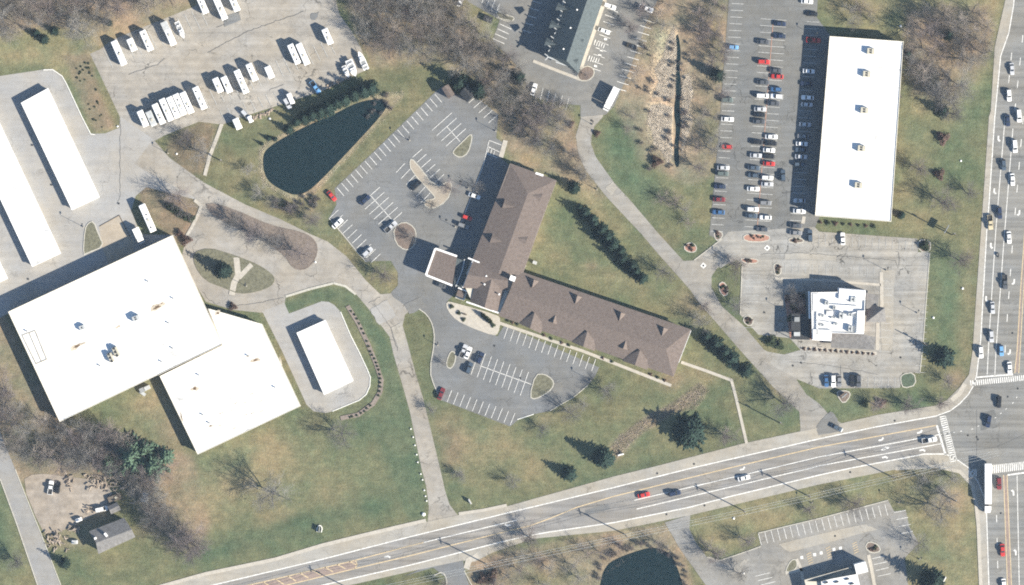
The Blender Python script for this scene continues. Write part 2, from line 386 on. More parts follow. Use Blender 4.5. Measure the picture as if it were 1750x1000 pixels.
def paint(poly, col, amt=1.0, blur=4, rough=0.0):
    global soil
    m = pmask(poly, blur)
    if rough: m = np.clip(m + (fb-0.5)*rough*4*m*(1.2-m), 0, 1)
    soil = soil*(1-amt*m[..., None])+col*(amt*m[..., None])
def blob(x, y, rx, ry, col, amt=0.7, rot=0):
    global soil
    a = R(rot); dx = PX-x; dy = PY-y; u = (dx*math.cos(a)+dy*math.sin(a))/rx; v = (-dx*math.sin(a)+dy*math.cos(a))/ry
    m = np.exp(-(u*u+v*v)*1.2)*amt; m = np.clip(m*(0.55+0.9*fb), 0, 1)
    soil = soil*(1-m[..., None])+col*m[..., None]
soil = soil*(1-0.35*fb[..., None])+OLIVE*(0.35*fb[..., None])
# north-west rough ground and woods
paint([(-200, -160), (600, -160), (575, 0), (350, 0), (180, 84), (150, 95), (200, 228), (150, 230), (110, 130), (70, 112), (-200, 130)], OLIVE*1.12, 0.8)
paint([(-200, -160), (600, -160), (575, 0), (350, 0), (175, 80), (150, 70), (100, 45), (-200, 70)], LITTER*1.05, 0.9, 5, 0.4)
for b in [(190, 60, 60, 22, DRY), (60, 95, 70, 14, DRY), (300, 15, 60, 12, DRY*0.95), (150, 95, 40, 12, TAN*0.8), (20, 115, 50, 10, OLIVE)]: blob(*b, 0.6)
paint([(108, 96), (150, 92), (175, 170), (198, 218), (160, 226), (140, 180), (118, 120)], BROWN*1.15, 0.8, 2)
# wood north of the pond and down the slope to the drive
paint([(578, -160), (790, -160), (790, 0), (850, 60), (842, 70), (900, 110), (905, 170), (975, 190), (985, 235), (1035, 340), (1000, 330), (950, 300), (880, 280), (860, 240), (850, 195), (800, 150), (750, 110), (640, 120), (612, 70)], LITTER, 0.9, 4, 0.4)
for b in [(612, 40, 10, 70, TAN*0.85, 0.8, -22), (760, 90, 50, 20, TAN*0.75, 0.7, 20), (690, 110, 60, 14, DRY*0.8, 0.6, -10), (870, 120, 40, 12, TAN*0.7, 0.6, 30), (930, 235, 30, 14, DRY, 0.5, 40), (800, 10, 40, 14, OLIVE, 0.8, 10), (905, 272, 45, 10, DRY*0.9, 0.8, 15), (1000, 330, 20, 50, DRY, 0.7, -35)]: blob(*b)
paint([(800, 5), (850, 30), (842, 66), (815, 70), (790, 40)], OLIVE*1.05, 0.9, 2)
# pond surroundings
paint([(640, 120), (750, 108), (760, 150), (700, 200), (560, 370), (520, 380), (380, 330), (290, 265), (360, 212), (470, 185), (600, 150)], OLIVE*0.9, 0.85, 3)
for b in [(400, 240, 50, 25, LAWN*0.9, 0.8, -20), (440, 305, 60, 18, DRY*0.85, 0.7, 25), (690, 135, 50, 16, LAWN*0.85, 0.8, -15), (540, 375, 40, 14, LITTER, 0.7, 40)]: blob(*b)
paint([(441, 252), (470, 236), (560, 196), (640, 164), (692, 160), (650, 206), (540, 327), (505, 345), (447, 310), (440, 275)], TAN*0.95, 0.85, 1)
paint([(290, 232), (350, 205), (370, 215), (345, 300), (320, 300), (285, 268)], BROWN*0.95, 0.8, 2)
# office planting islands and ground beside the big warehouse
paint([(235, 310), (345, 340), (335, 395), (310, 425), (240, 360)], BROWN*1.05, 0.85, 2)
paint([(0, 520), (60, 640), (110, 730), (330, 780), (360, 900), (330, 960), (200, 820), (-200, 830), (-200, 500)], LITTER*0.98, 0.9, 4, 0.4)
for b in [(260, 690, 45, 40, DRY*0.95, 0.85, 20), (20, 640, 20, 60, DRY*0.8, 0.6, -15), (290, 740, 30, 40, TAN*0.75, 0.6, -25), (300, 850, 60, 40, TAN*0.65, 0.6, 0), (60, 770, 40, 30, TAN*0.6, 0.5, 0)]: blob(*b)
# big south-west field
paint([(1048, 790), (1040, 764), (1062, 742), (1110, 706), (1150, 688), (1196, 654), (1212, 664), (1190, 694), (1150, 706), (1096, 742), (1064, 780)], TAN*0.8, 0.85, 2, 0.3)
for b in [(450, 800, 110, 60, DRY*0.95, 0.75, -10), (370, 850, 60, 40, DRY*0.9, 0.7, 0), (640, 720, 70, 70, LUSH, 0.8, 0), (690, 800, 50, 60, LUSH, 0.8, 0), (520, 890, 160, 22, LUSH*0.95, 0.85, -14), (380, 940, 90, 18, LUSH, 0.8, -14), (560, 840, 60, 24, DRY*0.85, 0.5, 10), (590, 800, 90, 40, OLIVE*1.1, 0.6, -14), (430, 770, 60, 30, DRY, 0.5, 0), (650, 860, 60, 30, LUSH*1.05, 0.5, -14), (480, 880, 50, 14, DRY*0.85, 0.6, -18)]: blob(*b)
paint([(484, 522), (490, 514), (545, 494), (576, 488), (598, 496), (618, 522), (640, 548), (668, 592), (682, 640), (700, 712), (720, 810), (728, 870), (726, 886), (700, 892), (690, 870), (668, 800), (640, 740), (656, 690), (660, 660), (640, 596), (604, 540), (574, 516), (552, 512), (500, 534), (488, 532)], LUSH*1.05, 0.75, 2)
paint([(440, 530), (452, 530), (486, 600), (528, 695), (518, 700), (512, 690), (470, 598)], OLIVE*0.95, 0.8, 1)
# house yard
paint([(40, 810), (110, 805), (190, 850), (190, 920), (110, 940), (85, 930)], TAN*0.8, 0.7, 3)
for b in [(230, 940, 70, 30, LAWN*0.9, 0.8, 0), (300, 930, 40, 30, DRY*0.85, 0.6, 0), (250, 905, 25, 12, BROWN*1.3, 0.6, -20), (-20, 900, 60, 80, LUSH*1.15, 0.8, 0)]: blob(*b)
# hotel lawns
for b in [(940, 440, 30, 40, OLIVE*1.05, 0.8, 20), (1000, 440, 60, 40, LAWN, 0.8, 35), (920, 395, 20, 40, DRY*0.8, 0.6, 25), (1060, 480, 60, 25, DRY*0.85, 0.6, 20), (1180, 520, 30, 30, TAN*0.7, 0.7, 45), (1010, 455, 14, 8, TAN*0.7, 0.7, 0),
          (830, 760, 70, 50, DRY*0.85, 0.7, 0), (770, 760, 25, 60, TAN*0.62, 0.6, -10), (900, 800, 80, 40, OLIVE, 0.7, 0), (1020, 700, 60, 30, LAWN*0.85, 0.7, -20), (1090, 800, 140, 14, LUSH, 0.8, -14), (1150, 780, 60, 16, LAWN*0.85, 0.7, -14), (1080, 660, 80, 20, LAWN*0.9, 0.7, 20),
          (1230, 700, 30, 50, LAWN*0.85, 0.7, 0), (1150, 650, 30, 18, TAN*0.7, 0.7, 0), (1200, 640, 30, 16, DRY*0.85, 0.7, 20), (1310, 700, 40, 30, LUSH, 0.7, 0), (1330, 660, 30, 20, TAN*0.7, 0.6, 40), (930, 720, 20, 12, TAN*0.7, 0.5, 0), (790, 700, 40, 14, LAWN*0.85, 0.6, 20)]: blob(*b)
paint([(685, 530), (735, 530), (745, 580), (735, 640), (752, 690), (735, 690), (700, 600)], LAWN*0.9, 0.8, 2)
paint([(530, 372), (560, 376), (690, 460), (670, 505), (640, 500), (560, 412)], OLIVE*0.95, 0.8, 2)
# marsh and banks east of the north hotel
paint([(1110, 0), (1245, -20), (1245, 200), (1222, 300), (1180, 320), (1090, 270), (1050, 180)], LITTER*1.05, 0.9, 3, 0.4)
paint([(1126, 55), (1158, 40), (1158, 172), (1110, 172), (1116, 110)], np.array([0.40, 0.345, 0.27]), 0.9, 2, 0.3)
paint([(1108, 176), (1152, 176), (1148, 284), (1126, 252), (1104, 230)], np.array([0.44, 0.38, 0.30]), 0.9, 2, 0.3)
for b in [(1178, 190, 9, 60, np.array([0.34, 0.30, 0.24]), 0.8, 0), (1100, 110, 14, 50, TAN, 0.5, 15), (1220, 230, 12, 60, LAWN, 0.7, 0), (1225, 60, 10, 60, OLIVE, 0.8, 0), (1195, 160, 18, 30, TAN*0.7, 0.6, 0), (1065, 260, 40, 40, LUSH*1.15, 0.9, 40), (1100, 320, 50, 30, LUSH*1.2, 0.9, 40), (1140, 375, 50, 30, LAWN*0.9, 0.8, 40), (1190, 340, 30, 40, OLIVE, 0.6, 0), (1180, 430, 40, 16, LUSH, 0.8, 0), (1130, 420, 14, 30, TAN*0.65, 0.6, -40)]: blob(*b)
paint([(1218, 470), (1262, 446), (1266, 550), (1290, 575), (1240, 525)], LAWN*0.85, 0.8, 2)
# verge and wood east of the retail building
paint([(1395, -160), (1720, -160), (1716, 0), (1692, 120), (1640, 210), (1560, 190), (1545, 70), (1420, 58)], OLIVE*1.2, 0.8, 3)
paint([(1545, 10), (1690, 10), (1690, 90), (1640, 190), (1560, 160), (1545, 75)], LITTER*1.0, 0.85, 4, 0.4)
for b in [(1650, 200, 30, 60, LUSH*1.2, 0.9, 0), (1560, 230, 24, 25, LUSH*1.25, 0.8, 0), (1650, 330, 30, 70, LAWN, 0.7, 0), (1560, 340, 30, 60, OLIVE*1.05, 0.8, 0), (1440, 40, 30, 10, OLIVE, 0.6, 0), (1530, 10, 90, 12, DRY*0.9, 0.7, 0), (1690, 60, 8, 50, TAN*0.7, 0.7, 8), (1665, 110, 16, 10, TAN*0.75, 0.7, 0),
          (1620, 500, 25, 70, LUSH*1.25, 0.85, 0), (1655, 470, 14, 90, DRY*0.8, 0.6, 3), (1650, 570, 16, 50, DRY*0.75, 0.6, 0), (1610, 640, 30, 20, LAWN, 0.7, 0), (1450, 700, 70, 20, LUSH*1.1, 0.8, -10), (1560, 690, 40, 16, LUSH*1.15, 0.8, 0), (1500, 690, 20, 8, BROWN*1.4, 0.6, 0), (1635, 650, 20, 20, BROWN*1.2, 0.7, 0), (1440, 385, 80, 8, LAWN, 0.8, 4)]: blob(*b)
# south side of the road
paint([(586, 1002), (760, 968), (800, 1000), (800, 1160), (560, 1160)], LAWN*0.85, 0.85, 2)
paint([(800, 955), (1050, 908), (1140, 895), (1170, 940), (1215, 1160), (780, 1160)], LITTER*1.08, 0.85, 3, 0.3)
for b in [(930, 990, 60, 20, OLIVE, 0.8, 0), (990, 985, 16, 26, TAN*0.85, 0.8, 0), (1090, 915, 40, 10, TAN*0.85, 0.8, -10), (1165, 965, 10, 40, TAN*0.7, 0.7, -25), (960, 935, 50, 8, OLIVE, 0.7, -12)]: blob(*b)
paint([(1180, 880), (1400, 830), (1530, 800), (1660, 830), (1672, 880), (1680, 1160), (1560, 1160), (1545, 870), (1510, 855), (1296, 908), (1250, 948), (1205, 950), (1178, 905)], OLIVE*1.1, 0.85, 2)
for b in [(1620, 930, 40, 60, DRY*0.85, 0.7, 0), (1310, 880, 60, 14, DRY*0.8, 0.6, -12), (1580, 870, 20, 50, OLIVE, 0.7, 0), (1620, 850, 40, 24, LITTER*1.1, 0.8, 0), (1230, 920, 40, 14, DRY*0.8, 0.5, 0)]: blob(*b)
soil *= (0.9+0.2*vnoise(9, 5))[..., None]
soil = soil*np.array([1.14, 1.08, 0.98])
nx, ny = len(GX), len(GY)
vv = np.stack([(PX-875)*S, (500-PY)*S, np.zeros_like(PX)], -1).reshape(-1, 3)
idx = np.arange(nx*ny).reshape(ny, nx)
quads = np.stack([idx[1:, :-1], idx[1:, 1:], idx[:-1, 1:], idx[:-1, :-1]], -1).reshape(-1, 4)
gm = bpy.data.meshes.new('ground'); gm.vertices.add(len(vv)); gm.vertices.foreach_set('co', vv.astype(np.float32).ravel())
gm.loops.add(quads.size); gm.loops.foreach_set('vertex_index', quads.ravel().astype(np.int32))
gm.polygons.add(len(quads)); gm.polygons.foreach_set('loop_start', np.arange(0, quads.size, 4, dtype=np.int32))
gm.update(calc_edges=True)
ca = gm.color_attributes.new('soil', 'FLOAT_COLOR', 'POINT')
ca.data.foreach_set('color', np.concatenate([soil.reshape(-1, 3), np.ones((nx*ny, 1))], 1).astype(np.float32).ravel())
gm.materials.append(M['ground'])
ground = bpy.data.objects.new('ground', gm); COL.objects.link(ground); tag(ground, 'patchy spring grass and bare soil under the whole site', kind='structure')

# ------------------------------------------------------------------ paved sheets
ZL = [0.01]
def sheet(name, pts, mat, label, sm=0, dz=0.006):
    p = smooth_poly(pts, sm) if sm else pts
    ZL[0] += dz
    o = MB().sheet(M2(p), ZL[0]).build(name, mat); return tag(o, label, kind='structure')
rv_lot = sheet('parking_lot', [(154, 92), (172, 84), (192, 68), (330, 12), (352, -4), (360, -80), (600, -80), (574, 0), (580, 24), (600, 52), (616, 80), (630, 118), (594, 134), (550, 156), (470, 182), (420, 198), (380, 213), (340, 208), (280, 232), (262, 242), (200, 260), (205, 200)], M['rv'], 'beige worn storage lot full of trailers and boats')
stor = sheet('storage_yard', [(-200, 140), (0, 130), (40, 124), (74, 119), (90, 119), (106, 130), (113, 142), (140, 200), (155, 229), (180, 228), (205, 218), (206, 200), (262, 238), (290, 270), (330, 304), (352, 314), (352, 346), (330, 340), (250, 320), (232, 335), (224, 360), (240, 400), (300, 402), (14, 536), (-200, 640)], M['storage'], 'pale grey paving round the storage buildings')
drive = sheet('driveway', [(262, 238), (290, 270), (350, 313), (420, 350), (480, 375), (528, 399), (560, 413), (592, 438), (626, 480), (650, 503), (672, 501), (700, 505), (705, 528), (692, 538), (688, 556), (698, 592), (708, 630), (724, 684), (740, 750), (752, 800), (760, 836), (768, 862), (788, 888), (800, 905), (726, 920), (730, 902), (733, 866), (728, 830), (720, 800), (700, 702), (690, 666), (672, 604), (666, 576), (630, 528), (608, 502), (590, 488), (572, 484), (488, 508), (484, 540), (452, 535), (400, 530), (352, 516), (330, 480), (310, 440), (320, 400), (334, 372), (344, 352), (330, 335), (262, 300), (230, 280)], M['drive'], 'bleached asphalt drive curving from the road past the pond')
sheet('yard_pavement', [(448, 532), (486, 518), (494, 536), (550, 515), (562, 516), (572, 522), (582, 533), (600, 575), (613, 600), (628, 632), (633, 645), (632, 660), (626, 674), (614, 684), (568, 703), (556, 706), (536, 703), (524, 692), (482, 600)], M['storage'], 'pale paving loop round the small storage building')
sheet('gravel_pad', [(169, 387), (204, 368), (228, 412), (228, 440), (186, 452), (175, 425)], M['pad'], 'tan gravel pad behind the warehouse')
up_lot = sheet('parking_lot', [(563, 372), (575, 350), (572, 322), (640, 258), (743, 158), (756, 148), (790, 166), (803, 158), (852, 196), (848, 236), (860, 244), (855, 270), (880, 290), (812, 450), (780, 500), (764, 515), (776, 540), (850, 575), (862, 556), (1024, 628), (1016, 645), (1004, 660), (980, 679), (942, 702), (912, 708), (888, 716), (872, 729), (788, 697), (754, 684), (742, 662), (734, 634), (743, 582), (740, 556), (730, 539), (716, 528), (702, 528), (672, 508), (668, 500), (680, 488), (680, 466), (668, 446), (640, 446), (626, 448), (608, 428), (586, 401)], M['lot_dark'], 'grey asphalt car park wrapped round the hotel', 0)
right_drive = sheet('driveway', [(996, 178), (1036, 170), (1030, 200), (1016, 216), (1011, 232), (1010, 246), (1018, 268), (1050, 313), (1082, 348), (1126, 400), (1168, 446), (1186, 445), (1234, 406), (1250, 400), (1262, 444), (1226, 458), (1216, 472), (1216, 492), (1234, 524), (1270, 556), (1306, 598), (1330, 610), (1362, 640), (1362, 650), (1378, 674), (1400, 690), (1420, 712), (1442, 726), (1440, 745), (1366, 748), (1368, 732), (1366, 704), (1320, 660), (1266, 600), (1190, 512), (1180, 496), (1130, 440), (1096, 400), (1036, 336), (1000, 290), (988, 262), (984, 232), (992, 205)], M['drive_n'], 'pale service drive running past the hotel lawn to the road')
north_lot = sheet('parking_lot', [(770, -60), (1140, -60), (1124, 0), (1106, 36), (1076, 120), (1050, 180), (1036, 196), (992, 200), (992, 180), (948, 176), (912, 166), (900, 146), (890, 118), (842, 70), (854, 34), (800, 3)], M['north_lot'], 'grey car park round the green roofed hotel')
retail = sheet('parking_lot', [(1250, -60), (1400, -60), (1396, 30), (1420, 62), (1400, 372), (1392, 392), (1240, 425), (1232, 412), (1212, 402), (1224, 276), (1232, 180), (1238, 100)], M['lot_retail'], 'busy asphalt car park beside the long white roofed store')
rest = sheet('parking_lot', [(1234, 408), (1245, 396), (1392, 388), (1400, 396), (1568, 408), (1569, 431), (1589, 432), (1578, 580), (1574, 600), (1572, 638), (1542, 637), (1538, 663), (1400, 664), (1362, 648), (1320, 625), (1306, 600), (1340, 606), (1368, 598), (1350, 578), (1296, 572), (1265, 538), (1268, 452), (1258, 442), (1232, 458), (1200, 440)], M['restaurant_lot'], 'old pale concrete car park round the restaurant')
corner = sheet('parking_lot', [(1136, 893), (1180, 880), (1178, 904), (1190, 928), (1208, 952), (1230, 958), (1252, 950), (1300, 932), (1296, 911), (1400, 886), (1518, 855), (1528, 874), (1548, 872), (1554, 900), (1570, 928), (1546, 954), (1552, 1000), (1560, 1090), (1250, 1090), (1206, 1000), (1162, 938)], M['corner_lot'], 'pale car park of the corner bank south of the road')
street = sheet('street', [(-60, 700), (0, 738), (26, 802), (48, 858), (70, 912), (104, 1000), (130, 1070), (90, 1070), (64, 1000), (28, 894), (0, 818), (-60, 700)][:-1], M['street'], 'narrow grey side street at the west edge')
sheet('gravel_yard', [(36, 822), (60, 808), (120, 815), (180, 822), (196, 850), (186, 868), (150, 885), (120, 902), (84, 915), (70, 905)], M['gravel'], 'tan gravel yard of the small house', 1)
side = sheet('side_road', [(690, 985), (735, 966), (790, 950), (796, 985), (806, 1010), (806, 1090), (740, 1090), (765, 1010), (760, 985), (740, 970)], M['lot_dark'], 'dark side road joining from the south')
shoulder = sheet('road_shoulder', [(262, 1002), (350, 983), (470, 958), (550, 935), (650, 910), (728, 892), (784, 880), (864, 866), (1050, 814), (1120, 797), (1274, 757), (1364, 738), (1440, 723), (1500, 709), (1600, 693), (1618, 684), (1640, 662), (1656, 640), (1662, 600), (1666, 540), (1676, 400), (1690, 200), (1693, 190), (1700, 80), (1718, 0), (1722, -60), (1900, -60), (1900, 1090), (1670, 1090), (1676, 1000), (1672, 900), (1664, 830), (1640, 806), (1600, 797), (1528, 803), (1400, 828), (1178, 881), (1050, 907), (910, 921), (840, 945), (812, 960), (790, 958), (700, 977), (586, 1003), (500, 1030), (200, 1090), (100, 1060)], M['shoulder'], 'pale concrete shoulder along the main road')
NE = [(100, 1068), (364, 1000), (550, 956), (700, 917.5), (866, 877), (1050, 833), (1182, 800), (1400, 750), (1500, 729), (1600, 711)]
CURV = [(1600, 711), (1624, 702), (1640, 690), (1655, 674), (1663, 660), (1669, 642)]
AW = [(1669, 642), (1676, 580), (1686, 400), (1690, 350), (1700, 200), (1702, 180), (1710, 96), (1724, 56), (1732, 10), (1738, -60)]
SE = [(1616, 776), (1580, 776), (1454, 800), (1400, 812), (1250, 848), (1178, 867), (1050, 893), (940, 909), (900, 916), (846, 929), (700, 966), (552, 1000), (300, 1068)]
SWL = [(1616, 776), (1636, 786), (1656, 800), (1672, 825), (1682, 850), (1686, 880), (1690, 1000), (1692, 1060)]
main_road = sheet('road', NE + [(1640, 702), (1640, 775), (1616, 778)] + SE[1:], M['road'], 'grey two way main road crossing the south of the site')
art = sheet('road', AW + [(1900, -60), (1900, 1060)] + SWL[::-1] + [(1612, 776), (1600, 711), (1624, 702), (1640, 690), (1655, 674), (1663, 660)], M['arterial'], 'wide multi lane road along the east edge')
ZP = ZL[0] + 0.02

def lines(name, parent, segs, mat, w=0.24, dashed=None):
    b = MB()
    for s in segs:
        p = M2(s)
        if dashed:
            for a, c in zip(p[:-1], p[1:]):
                n = max(1, int((c-a).length/(dashed[0]+dashed[1]))); d = (c-a).normalized()
                for i in range(n):
                    q = a + d*(i*(dashed[0]+dashed[1])); b.strip([q, q+d*dashed[0]], w, ZP)
        else: b.strip(p, w, ZP)
    return b.build(name, mat, parent)
def jag(segs, amp=1.0, step=5):
    r = random.Random(5); out = []
    for sg in segs:
        q = [sg[0]]
        for a, b in zip(sg[:-1], sg[1:]):
            n = max(1, int(math.hypot(b[0]-a[0], b[1]-a[1])/step))
            for i in range(1, n+1): q.append((a[0]+(b[0]-a[0])*i/n+r.gauss(0, amp*.5), a[1]+(b[1]-a[1])*i/n+r.gauss(0, amp*.5)))
        out.append(q)
    return out
def row(p0, p1, n, vec):
    return [[(p0[0]+(p1[0]-p0[0])*i/n, p0[1]+(p1[1]-p0[1])*i/n), (p0[0]+(p1[0]-p0[0])*i/n+vec[0], p0[1]+(p1[1]-p0[1])*i/n+vec[1])] for i in range(n+1)]
hs = []
hs += row((576, 321), (743, 161), 21, (12, 14)) + row((816, 163), (850, 197), 4, (-15, 13)) + row((772, 193), (796, 220), 3, (-34, 30)) + [[(764, 217), (786, 242)]]
hs += row((721, 255), (759, 298), 5, (-16, 14)) + row((692, 279), (735, 330), 5, (-15, 16)) + row((649, 320), (687, 363), 5, (-33, 29)) + [[(634, 335), (670, 376)]]
hs += row((578, 359), (650, 434), 9, (-16, 15)) + row((868, 559), (1018, 614), 14, (-7, 20)) + row((819, 600), (903, 636), 8, (-14, 40)) + [[(820, 625), (908, 657)]] + row((772, 667), (880, 706), 10, (-8, 20))
hs += [[(836, 240), (857, 248)], [(833, 250), (854, 260)], [(831, 262), (851, 270)], [(836, 252), (833, 262)], [(841, 253), (838, 264)], [(846, 256), (843, 266)], [(836, 240), (826, 282), (800, 350), (784, 392)]]
lines('stall_lines', up_lot, hs, M['paint'], 0.22)
rs = row((1250, 6), (1215, 395), 34, (21, 1)) + row((1300, 32), (1272, 387), 31, (44, 3)) + row((1378, 37), (1348, 400), 31, (22, 1))
lines('stall_lines', retail, rs, M['paint_worn'], 0.22)
lines('spine_line', retail, [[(1321, 40), (1294, 392)]], M['paint_orange'], 0.25)
lines('stall_lines', north_lot, row((815, 0), (848, 22), 4, (6, -16)) + row((854, 41), (842, 66), 3, (20, 9)) + row((1037, 14), (1008, 115), 9, (19, 7)) + row((1098, 33), (1050, 150), 11, (20, 6)) + row((928, 151), (972, 168), 4, (-5, 20)) + row((925, 6), (908, 56), 4, (-14, -4)), M['paint'], 0.22)
hat = []
for (x, y) in [(1018, 68), (1008, 95)]:
    for i in range(5): hat.append([(x+i*4, y+i*1.3), (x-3+i*4, y+9+i*1.3)])
lines('hatched_bay', north_lot, hat, M['paint'], 0.3)
lines('stall_lines', rv_lot, row((178, 86), (340, 14), 13, (15, 30)) + row((345, 158), (560, 66), 17, (13, 27)) + row((376, 190), (480, 152), 8, (9, 18)), M['paint_worn'], 0.22)
lines('stall_lines', rest, row((1400, 400), (1560, 411), 14, (-1, 18)) + row((1572, 440), (1564, 636), 17, (17, 1)) + row((1403, 642), (1530, 645), 11, (-1, 20)) + row((1330, 450), (1505, 458), 0+15, (0, 16)) + row((1300, 460), (1292, 560), 9, (-24, 0)) + row((1508, 480), (1502, 600), 10, (18, 1)), M['paint_worn'], 0.14)
lines('stall_lines', corner, row((1296, 912), (1512, 862), 20, (5, 19)) + row((1528, 876), (1540, 912), 3, (20, -4)) + row((1290, 985), (1300, 1000), 2, (25, -6)) + row((1490, 955), (1500, 985), 3, (22, -5)), M['paint'], 0.2)
hat = []
for (x, y) in [(1378, 948), (1411, 938), (1456, 930)]:
    for i in range(5): hat.append([(x+i*0.9, y+i*4), (x+8+i*0.9, y-4+i*4)])
lines('hatched_bay', corner, hat, M['paint_yellow'], 0.25)
for (x, y) in [(1370, 953), (1392, 948), (1403, 945), (1425, 939), (1436, 937)]:
    MB().sheet(M2([(x-2.6, y-2.4), (x+2.4, y-3), (x+3, y+2.2), (x-2, y+2.8)]), ZP).build('bay_symbol', M['paint'], corner)
for (x, y) in [(1035, 67), (1028, 86), (1025, 95), (1018, 113)]:
    MB().sheet(M2([(x-2.4, y-2.6), (x+2.8, y-1.2), (x+2, y+2.6), (x-3, y+1.2)]), ZP).build('bay_symbol', M['paint'], north_lot)
# main road markings
lines('edge_line', main_road, [NE, SE], M['paint'], 0.42)
lines('edge_line', art, [CURV + AW[1:], SWL], M['paint'], 0.38)
lines('centre_line', main_road, [[(240, 1045), (426, 1000), (606, 958), (700, 933), (724, 927)], [(300, 1050), (490, 1000), (606, 972), (700, 950), (870, 907), (905, 899), (940, 886), (986, 867), (1050, 848), (1246, 800), (1400, 764), (1600, 727)], [(606, 958), (609.5, 961), (610, 966), (606, 972)]], M['paint_yellow'], 0.34)
lines('hatched_median', main_road, [[(450+i*21, 994.5-i*5.0), (464+i*21, 1004-i*5.4)] for i in range(-6, 8)], M['paint_yellow'], 0.4)
b = MB().sheet(M2([(420, 1003), (606, 959), (609.5, 965), (606, 971.5), (480, 1002), (330, 1040), (300, 1033)]), ZP-0.008).build('median_surface', M['paint_red'], main_road)
lines('lane_line', main_road, [[(724, 927), (883, 889)], [(1084, 855), (1320, 800), (1400, 781), (1604, 743)], [(1088, 870), (1386, 800), (1400, 796), (1610, 758)]], M['paint'], 0.34)
lines('stop_bar', main_road, [[(1601, 727), (1616, 778)]], M['paint'], 0.75)
def ladder(name, parent, a, b, n, half, w, mat=M['paint']):
    a, b = Vector(a), Vector(b); d = (b-a).normalized(); q = Vector(half)
    return lines(name, parent, [[tuple(a+(b-a)*(i/n)-q), tuple(a+(b-a)*(i/n)+q)] for i in range(n+1)], mat, w)
ladder('crosswalk', main_road, (1611, 712), (1630, 788), 21, (4.2, -0.9), 0.42)
lines('crosswalk_edge', main_road, [[(1606, 712), (1625, 790)], [(1616, 711), (1635, 786)]], M['paint'], 0.18)
ladder('crosswalk', art, (1659, 655), (1757, 645), 27, (0.6, 4.6), 0.44)
ladder('crosswalk', art, (1656, 810), (1668, 808), 4, (0.5, 6.5), 0.4)
ladder('crosswalk', art, (1696, 802), (1757, 795), 18, (0.5, 7), 0.42)
lines('stop_bar', art, [[(1669, 645), (1731, 640)], [(1722, 812), (1757, 807)]], M['paint'], 0.6)
lines('lane_line', art, [[(1718, 196), (1702, 390), (1690, 580), (1687, 640)], [(1731, 220), (1715, 420), (1702, 600), (1700, 642)], [(1738, 812), (1742, 1010)]], M['paint'], 0.28)
lines('dashed_line', art, [[(1752, 160), (1730, 420), (1718, 590), (1716, 640)], [(1729, 90), (1718, 196)], [(1703, 880), (1706, 1010)], [(1748, 60), (1731, 220)]], M['paint'], 0.28, (3.0, 6.0))
lines('turn_guide', art, [[(1606, 743), (1660, 734), (1700, 715), (1730, 690), (1745, 668)]], M['paint'], 0.25, (0.7, 2.0))
lines('median_line', art, [[(1756, 330), (1744, 496), (1738, 600), (1734, 638)], [(1757, 380), (1749, 500), (1741, 638)], [(1715, 812), (1722, 1010)], [(1721, 812), (1729, 1010)]], M['paint_yellow'], 0.3)
MB().sheet(M2([(1757, 340), (1747, 496), (1739.5, 636), (1735.5, 636), (1741, 560), (1746, 480), (1754, 340)]), ZP-0.008).build('median_surface', M['paint_red'], art)
MB().sheet(M2([(1716, 814), (1720.5, 814), (1728, 1010), (1723, 1010)]), ZP-0.008).build('median_surface', M['paint_red'], art)
def arrow(parent, x, y, ang, turn, k=1.0):        # turn arrow painted on the lane: ang is its heading in the picture
    segs = [(0, -5), (0, 1.5), (1.6*turn, 3.4)] if turn else [(0, -5.5), (0, 3)]
    head = [(1.0*turn, 5.6), (4.6*turn, 3.4), (1.6*turn, 1.0)] if turn else [(-2.2, 2.5), (0, 6.5), (2.2, 2.5)]
    a = R(ang); T = lambda p: (x + k*(p[0]*math.cos(a)-p[1]*math.sin(a)), y - k*(p[0]*math.sin(a)+p[1]*math.cos(a)))
    b = MB().strip(M2([T(p) for p in segs]), 0.62*k, ZP); b.sheet(M2([T(p) for p in head]), ZP+0.004)
    return b.build('turn_arrow', M['paint'], parent)
for x, y, a, t in [(662, 951, -76, 1), (868, 898, 104, 1), (1269, 802, -76, -1), (1506, 752, -76, -1), (1572, 739, -76, -1), (1511, 768, -76, -1), (1514, 766, -76, 0), (1512, 781, -76, 1), (1576, 769, -76, 1)]: arrow(main_road, x, y, a, t, 1.0)
for x, y, a, t in [(1706, 237, 176, -1), (1699, 327, 176, -1), (1693, 420, 176, -1), (1685, 511, 176, -1), (1742, 364, 176, 1), (1733, 482, 176, 1), (1726, 602, 176, 1), (1732, 842, 0, -1), (1736, 944, 0, -1)]: arrow(art, x, y, a, t, 1.0)
# painted diamonds with a dark centre on the service drive
for x, y in [(1202, 454), (1311, 424)]:
    d = MB().sheet(M2([(x-5.5, y), (x, y-5.5), (x+5.5, y), (x, y+5.5)]), ZP).build('painted_diamond', M['paint'], right_drive)
    MB().tube(W(x, y, ZP+0.004), W(x, y, ZP+0.03), 0.4, 0.4, 10).build('manhole_or_shadow_dot', M['dark'], d)
